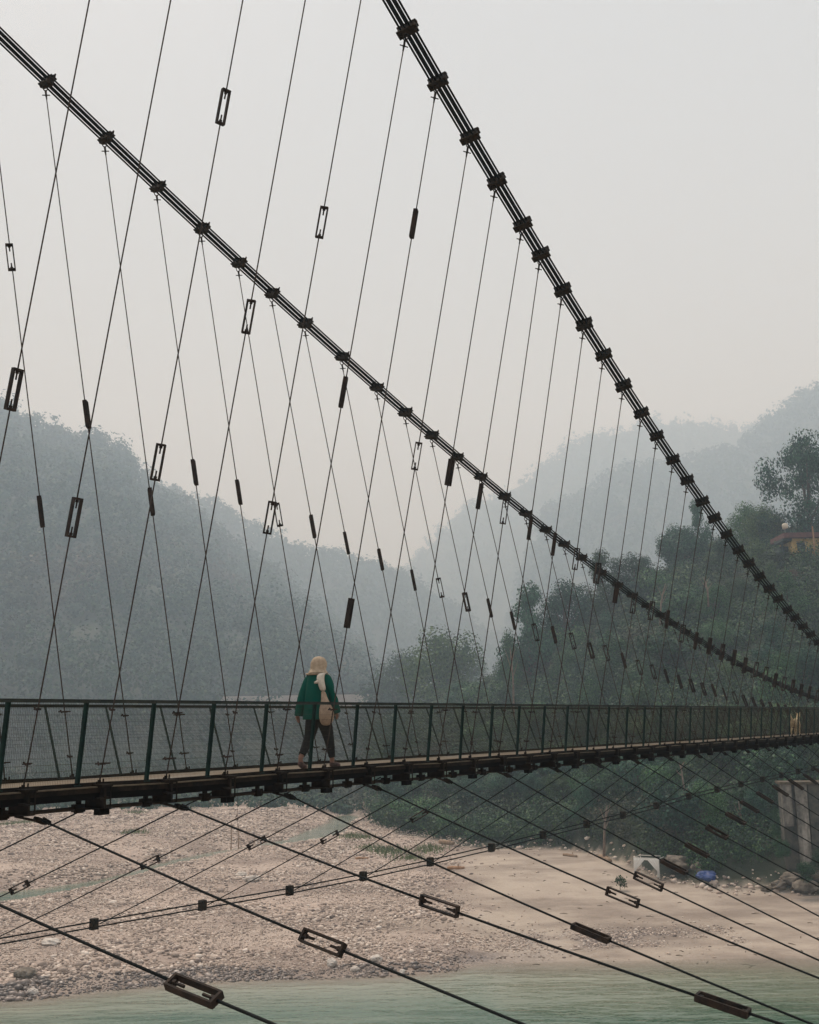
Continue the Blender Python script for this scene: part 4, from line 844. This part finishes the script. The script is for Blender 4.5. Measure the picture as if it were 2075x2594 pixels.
# dead tree
g = at(1737, 2128, 101); root = empty('dead_tree', Matrix.Translation(g)); tag(root, 'bare pale dead tree standing before the dark bank', 'tree')
q = lambda px, py: at(px, py, 101) - g
tm = MB(); tm.tube([q(1737, 2150), q(1737, 2090), q(1739, 2060), q(1735, 2020), q(1731, 1985), q(1727, 1955), q(1721, 1932)], [.17, .15, .13, .11, .09, .06, .03], 7)
tm.build('trunk', M_DEADBARK, root, None, True)
for pts in ([(1737, 2108), (1727, 2098), (1716, 2078)], [(1727, 2098), (1724, 2104), (1712, 2090)], [(1738, 2062), (1729, 2048), (1726, 2040)], [(1739, 2050), (1748, 2034), (1750, 2022)], [(1734, 2010), (1742, 1994), (1745, 1984)], [(1729, 1966), (1718, 1958), (1714, 1950)], [(1725, 1945), (1733, 1930)]):
    MB().tube([q(*p) for p in pts], [.07, .05, .02][:len(pts)], 5).build('branch', M_DEADBARK, root)
for px, yb_, yt_, D, ln_, lab in ((1302, 1775, 1640, 140, -10, 'slender bare tree at the left edge of the right bank wood'), (1672, 1560, 1478, 150, 14, 'thin pale branching trunk below the crossing of cable and skyline'), (1795, 1520, 1462, 140, -12, 'thin pale trunk in the wood below the steep cable'), (1530, 2140, 2040, 104, 8, 'slender leafless trunk in the wood left of the dead tree'), (1880, 2120, 2030, 98, -9, 'slender leafless trunk between dead tree and pier')):
    g = at(px, yb_, D); root = empty('bare_tree', Matrix.Translation(g)); tag(root, lab, 'tree', 'bare slender trees'); q = lambda a, b: at(a, b, D) - g; hh = yb_ - yt_
    MB().tube([q(px, yb_ + hh*.3), q(px + ln_*.2, yb_ - hh*.4), q(px + ln_*.6, yb_ - hh*.75), q(px + ln_, yt_)], [.13, .11, .08, .03], 6).build('trunk', M_DEADBARK, root, None, True)
    for a_, b_, c_ in ((.4, 14, .75), (.55, -16, .95), (.68, 10, 1.0)): MB().tube([q(px + ln_*a_*.9, yb_ - hh*a_), q(px + ln_*a_ + b_*.5, yb_ - hh*(a_ + c_)/2), q(px + ln_*a_ + b_, yb_ - hh*c_)], [.06, .045, .015], 5).build('branch', M_DEADBARK, root)
# sapling on the sand
g = on_ground(1571, 2256); root = empty('sapling', Matrix.Translation(g)); tag(root, 'small withered sapling alone on the sand', 'sapling')
MB().tube([(0, 0, -.1), (.02, 0, .35), (-.03, 0, .7), (.0, 0, 1.05)], [.03, .025, .018, .008], 5).build('trunk', M_BARK, root)
P = np.concatenate([r3.normal(0, .13, (55, 3)) + c for c in ((0, 0, .9), (.28, 0, .75), (-.12, 0, .7), (.2, 0, .45))]); V, Fq = leaf_quads(P, r3.uniform(.08, .2, len(P)), r3); link('crown', npmesh('crown', V, Fq), M_LEAF2, root)
# driftwood and stakes
for i, (xa, ya, xb_, yb_, rr, lab) in enumerate(((1133, 2203, 1177, 2201, .17, 'orange driftwood log on the beach in the middle'), (902, 2177, 932, 2176, .13, 'short orange driftwood log near the storm cable clamp'), (1520, 2173, 1548, 2184, .22, 'tan driftwood trunk lying before the right bank'), (1428, 2168, 1462, 2172, .15, 'thin driftwood log at the foot of the right bank'), (1115, 2138, 1150, 2142, .3, 'pale weathered log under the bank trees'))):
    a = on_ground(xa, ya); c = on_ground(xb_, yb_); a.z = float(ground_h([a.x], [a.y])[0]) + rr*.6; c.z = float(ground_h([c.x], [c.y])[0]) + rr*.7
    root = empty('driftwood_log', Matrix.Translation(a)); d = c - a; tag(root, lab, 'log')
    MB().tube([(0, 0, 0), d*.3 + Vector((0, .05, .04)), d*.7 + Vector((0, -.04, -.02)), d], [rr, rr*.9, rr*.95, rr*.6], 8).build('trunk', M_LOG if i < 2 else M_STAKE, root, None, True)
    MB().tube([d*.6, d*.6 + Vector((.1, -.2, .35))], [rr*.3, rr*.12], 5).build('branch', M_LOG if i < 2 else M_STAKE, root)
for px, y0, y1, lab in ((585, 2158, 2092, 'left one of two thin wooden stakes by the stream'), (604, 2156, 2100, 'right one of two thin wooden stakes by the stream')):
    g = on_z(px, y0, -12.7); g.z = float(ground_h([g.x], [g.y])[0]); hh = (y0 - y1)/F_PX*g.y; o = MB().tube([(0, 0, -.2), (.03, 0, hh*.5), (-.02, 0, hh)], [.07, .06, .045], 6).build('wooden_stake', M_STAKE, None, Matrix.Translation(g)); tag(o, lab, 'stake')
# white tent frame with tied curtains
M_CLOTH, t, b = mat('off_white_cloth', (.78, .75, .69), .9); bump(t, b, noise(t, coords(t), 4, 3), .4, .03)
M_POLE = worn('pale_tent_pole', (.5, .47, .42), (.62, .6, .55), 5, .6)
a = on_ground(1608, 2222); D = a.y; c = at(1683, 2230, D - 1.5); w_ = c.x - a.x; zt = at(1640, 2172, D).z
gz = float(ground_h([a.x], [D])[0]); hh = zt - gz
root = empty('tent_frame', Matrix.Translation((a.x, D, gz)) @ Matrix.Rotation(math.atan2(-1.2, w_), 4, 'Z')); tag(root, 'white tent frame with curtains tied back, standing on the sand', 'tent')
dp = 1.9
for sx in (0, w_):
    for sy in (0, dp): MB().tube([(sx, sy, -.3), (sx, sy, hh)], .035, 6).build('pole', M_POLE, root)
for p0, p1 in (((0, 0, hh), (w_, 0, hh)), ((0, dp, hh), (w_, dp, hh)), ((0, 0, hh), (0, dp, hh)), ((w_, 0, hh), (w_, dp, hh))): MB().tube([p0, p1], .035, 6).build('top_bar', M_POLE, root)
vb = MB(); vb.box((w_/2, 0, hh - .08), (w_, .03, .17)); vb.build('valance', M_CLOTH, root)
for s in (0, 1):
    V = []; Fq = []; NZ, NX = 16, 14
    for j in range(NZ + 1):
        z = 1 - j/NZ; top_w = .47*w_; ww = .15 + (top_w - .15)*max(0, (z - .35)/.65)**1.0 if z > .35 else .15 + .10*(1 - z/.35)
        for i in range(NX + 1):
            q_ = i/NX; xx = q_*ww; yy = .045*math.sin(q_*22 + j*.25) ; V.append(((xx if s == 0 else w_ - xx), -.05 + yy, .06 + z*(hh - .12)))
    for j in range(NZ):
        for i in range(NX): o = j*(NX+1) + i; Fq.append((o, o+1, o+NX+2, o+NX+1))
    me = npmesh('curtain', V, Fq, True); o = link('curtain', me, M_CLOTH, root); md = o.modifiers.new('thick', 'SOLIDIFY'); md.thickness = .012
# blue tarpaulin heap
M_TARP, t, b = mat('blue_tarpaulin', (.014, .045, .17), .5, 0, .4); bump(t, b, noise(t, coords(t), 2.5, 5), .8, .12)
boulder('tarpaulin', 1790, 2226, 1.9, .62, M_TARP, 'crumpled bright blue tarpaulin heap at the foot of the bank', 'tarpaulin', None, 5.2, -12.4, .8)
# concrete abutment at the right
D = 90.5; p0, p1 = at(1980, 1987, D), at(2165, 1987, D); wz = at(2000, 2172, D).z; zt = p0.z
root = empty('concrete_pier', Matrix.Translation((p0.x, D, wz)) @ Matrix.Rotation(R_(-8), 4, 'Z')); tag(root, 'stained concrete bridge pier with two upright ribs at the right bank', 'pier')
wd = p1.x - p0.x; hh = zt - wz; s1 = D/F_PX
M_CONCD = worn('dark_mottled_concrete', (.03, .035, .03), (.12, .11, .09), 1.1, .95, 0, .03)  # darker concrete tone varied by noise, for wall, panel and parapet
MB().box((wd/2, 1.2, hh/2 - 1), (wd, 1.6, hh + 2)).build('wall', M_CONCD, root)
cbx = MB().box((wd/2, .95, hh + .09), (wd + .3, 2.3, .2)); cbx.build('cap_beam', M_FLANGE, root)
for x_, w2, z0, z1 in ((10, 22, .42, 1.), (44, 26, -.1, 1.), (122, 26, -.1, 1.)):
    rb = MB().box((x_*s1, .18, (z0 + z1)/2*hh), (w2*s1, .46, (z1 - z0)*hh - .02), None, 1.08); rb.build('rib', M_CONC, root)
MB().box((85*s1, .3, hh*.56), (46*s1, .24, hh*.86)).build('panel', M_CONCD, root)
MB().box((40*s1, -.06, hh*.72), (16*s1, .06, .10)).build('ledge', M_FLANGE, root)
# house on the right slope
D = 184.; p0 = at(1984, 1387, D); sc = D/F_PX
M_YEL = worn('yellow_house_wall', (.48, .31, .10), (.60, .42, .17), 1.5, .9, 0, .02); M_ROOFR = worn('dull_red_roof', (.085, .034, .032), (.14, .055, .048), 2, .85)
M_DKW = worn('dark_green_shed_wall', (.012, .03, .03), (.03, .05, .045), 2, .8); M_TANK = worn('cream_water_tank', (.55, .47, .36), (.7, .62, .5), 2, .7)
root = empty('hillside_house', Matrix.Translation((p0.x, D, p0.z - 1))); tag(root, 'yellow walled house with a dull red roof among the trees', 'house')
wm2 = 150*sc
MB().box((22*sc + wm2/2, 3, 1.2), (wm2, 6, 3.2)).build('wall', M_YEL, root)
rf = MB().box((10*sc + wm2/2, 2.6, 2.8 - .28 + .45), (wm2 + 20*sc, 7.4, .85)).build('roof', M_ROOFR, root)
MB().box((11*sc, 2, 2.35), (24*sc, 4.5, .45)).build('shed_roof', M_DKW, root)
MB().box((3*sc, 1, 1.2), (5*sc, .3, 2.0)).build('pillar', M_DKW, root); MB().box((13*sc, 3.2, .7), (22*sc, 3, 1.5)).build('shed_wall', M_DKW, root)
win = MB().box((46*sc, -.03, 1.1), (20*sc, .08, 1.5)).build('window', M_DKW, root); MB().box((46*sc, -.05, 2.0), (24*sc, .14, .12)).build('frame', M_STAKE, win)
MB().box((24*sc, 1.5, 3.95), (8*sc, .6, 1.2)).build('chimney', M_DKW, rf)
tk = MB(); tk.rings([((0, 0, 0), .5, .5), ((0, 0, .65), .52, .52), ((0, 0, .9), .42, .42), ((0, 0, 1.0), .15, .15)], 14); o = tk.build('water_tank', M_TANK, None, Matrix.Translation((p0.x + 19*sc, D + 1.8, p0.z - 1 + 4.56)), True); tag(o, 'cream water tank on top of the yellow house', 'water tank')
o = MB().tube([(0, 0, -2), (.05, 0, 1.4), (.0, 0, 3.2)], [.16, .14, .12], 6).build('wooden_pole', M_LOG, None, Matrix.Translation(at(2062, 1380, 181))); tag(o, 'orange brown wooden pole beside the yellow house', 'pole')
# road wall across the foot of the far hill
D = 470.; a, c = at(560, 1766, D), at(985, 1766, D); M_PALE = worn('pale_plaster_wall', (.36, .29, .25), (.46, .39, .34), .4, .9, 0, .05)
root = empty('road_wall', Matrix.Translation((a.x, D, a.z - 6)) @ Matrix.Scale(1.45, 4)); tag(root, 'long pale retaining wall at the foot of the hazy far hill', 'wall')
L_ = (c.x - a.x)/1.45; MB().box((L_/2, 0, 2.3), (L_, 1.4, 4.0)).build('wall', M_PALE, root)
pr = MB(); pr.box((L_/2, .2, 4.55), (L_ + 1, 1.0, .5)); [pr.box((i*2.2, .2, 4.95), (.35, .6, .3)) for i in range(int(L_/2.2))]; pr.build('parapet', M_CONCD, root)
# pale tan dog far along the deck
# ------------------------------------------------------------------ light, sky and air
SUN_EL, SUN_AZ = R_(58), R_(-30)              # azimuth from straight ahead toward the right
sd = bpy.data.lights.new('sun', 'SUN'); sd.energy = 2.8; sd.angle = R_(16); sd.color = (1, .965, .93)
so = bpy.data.objects.new('sun', sd); COL.objects.link(so)
dirv = Vector((math.sin(SUN_AZ)*math.cos(SUN_EL), math.cos(SUN_AZ)*math.cos(SUN_EL), math.sin(SUN_EL)))
so.rotation_euler = dirv.to_track_quat('Z', 'Y').to_euler(); so.location = dirv*60
W = bpy.data.worlds.new('World'); S.world = W; W.use_nodes = True; t = W.node_tree
bg = t.nodes['Background']; sk = t.nodes.new('ShaderNodeTexSky'); sk.sky_type = 'NISHITA'; sk.sun_disc = False
sk.sun_elevation = SUN_EL; sk.sun_rotation = SUN_AZ; sk.air_density = 1.2; sk.dust_density = 6; sk.ozone_density = 1
hs = t.nodes.new('ShaderNodeHueSaturation'); hs.inputs['Saturation'].default_value = .3; t.links.new(sk.outputs[0], hs.inputs['Color'])
mx = t.nodes.new('ShaderNodeMix'); mx.data_type = 'RGBA'; mx.inputs[0].default_value = .85; t.links.new(hs.outputs[0], mx.inputs[6]); mx.inputs[7].default_value = (6.0, 6.4, 6.95, 1)
t.links.new(mx.outputs[2], bg.inputs[0]); bg.inputs['Strength'].default_value = .073
# haze: one closed box of air
hzb = MB(); lo, hi = Vector((-2600, -300, -60)), Vector((2600, 3900, 1150)); hzb.box((lo + hi)/2, hi - lo)
HM = bpy.data.materials.new('hazy_air'); HM.use_nodes = True; t = HM.node_tree; t.nodes.clear()
pv = t.nodes.new('ShaderNodeVolumePrincipled'); pv.inputs['Color'].default_value = (.68, .845, 1., 1); pv.inputs['Absorption Color'].default_value = (1, 1, 1, 1); pv.inputs['Density'].default_value = .00070; pv.inputs['Anisotropy'].default_value = .0
om = t.nodes.new('ShaderNodeOutputMaterial'); t.links.new(pv.outputs[0], om.inputs['Volume'])
tag(hzb.build('haze', HM), 'pale haze filling the whole valley', 'haze', kind='stuff')
S.view_settings.view_transform = 'Standard'; S.view_settings.look = 'None'; S.view_settings.exposure = 0.6; S.view_settings.gamma = 1
S.view_settings.use_curve_mapping = False
cy = S.cycles; cy.max_bounces = 6; cy.diffuse_bounces = 2; cy.glossy_bounces = 2; cy.transparent_max_bounces = 8; cy.volume_bounces = 2
cy.use_denoising = True; cy.use_adaptive_sampling = True; cy.adaptive_threshold = .015
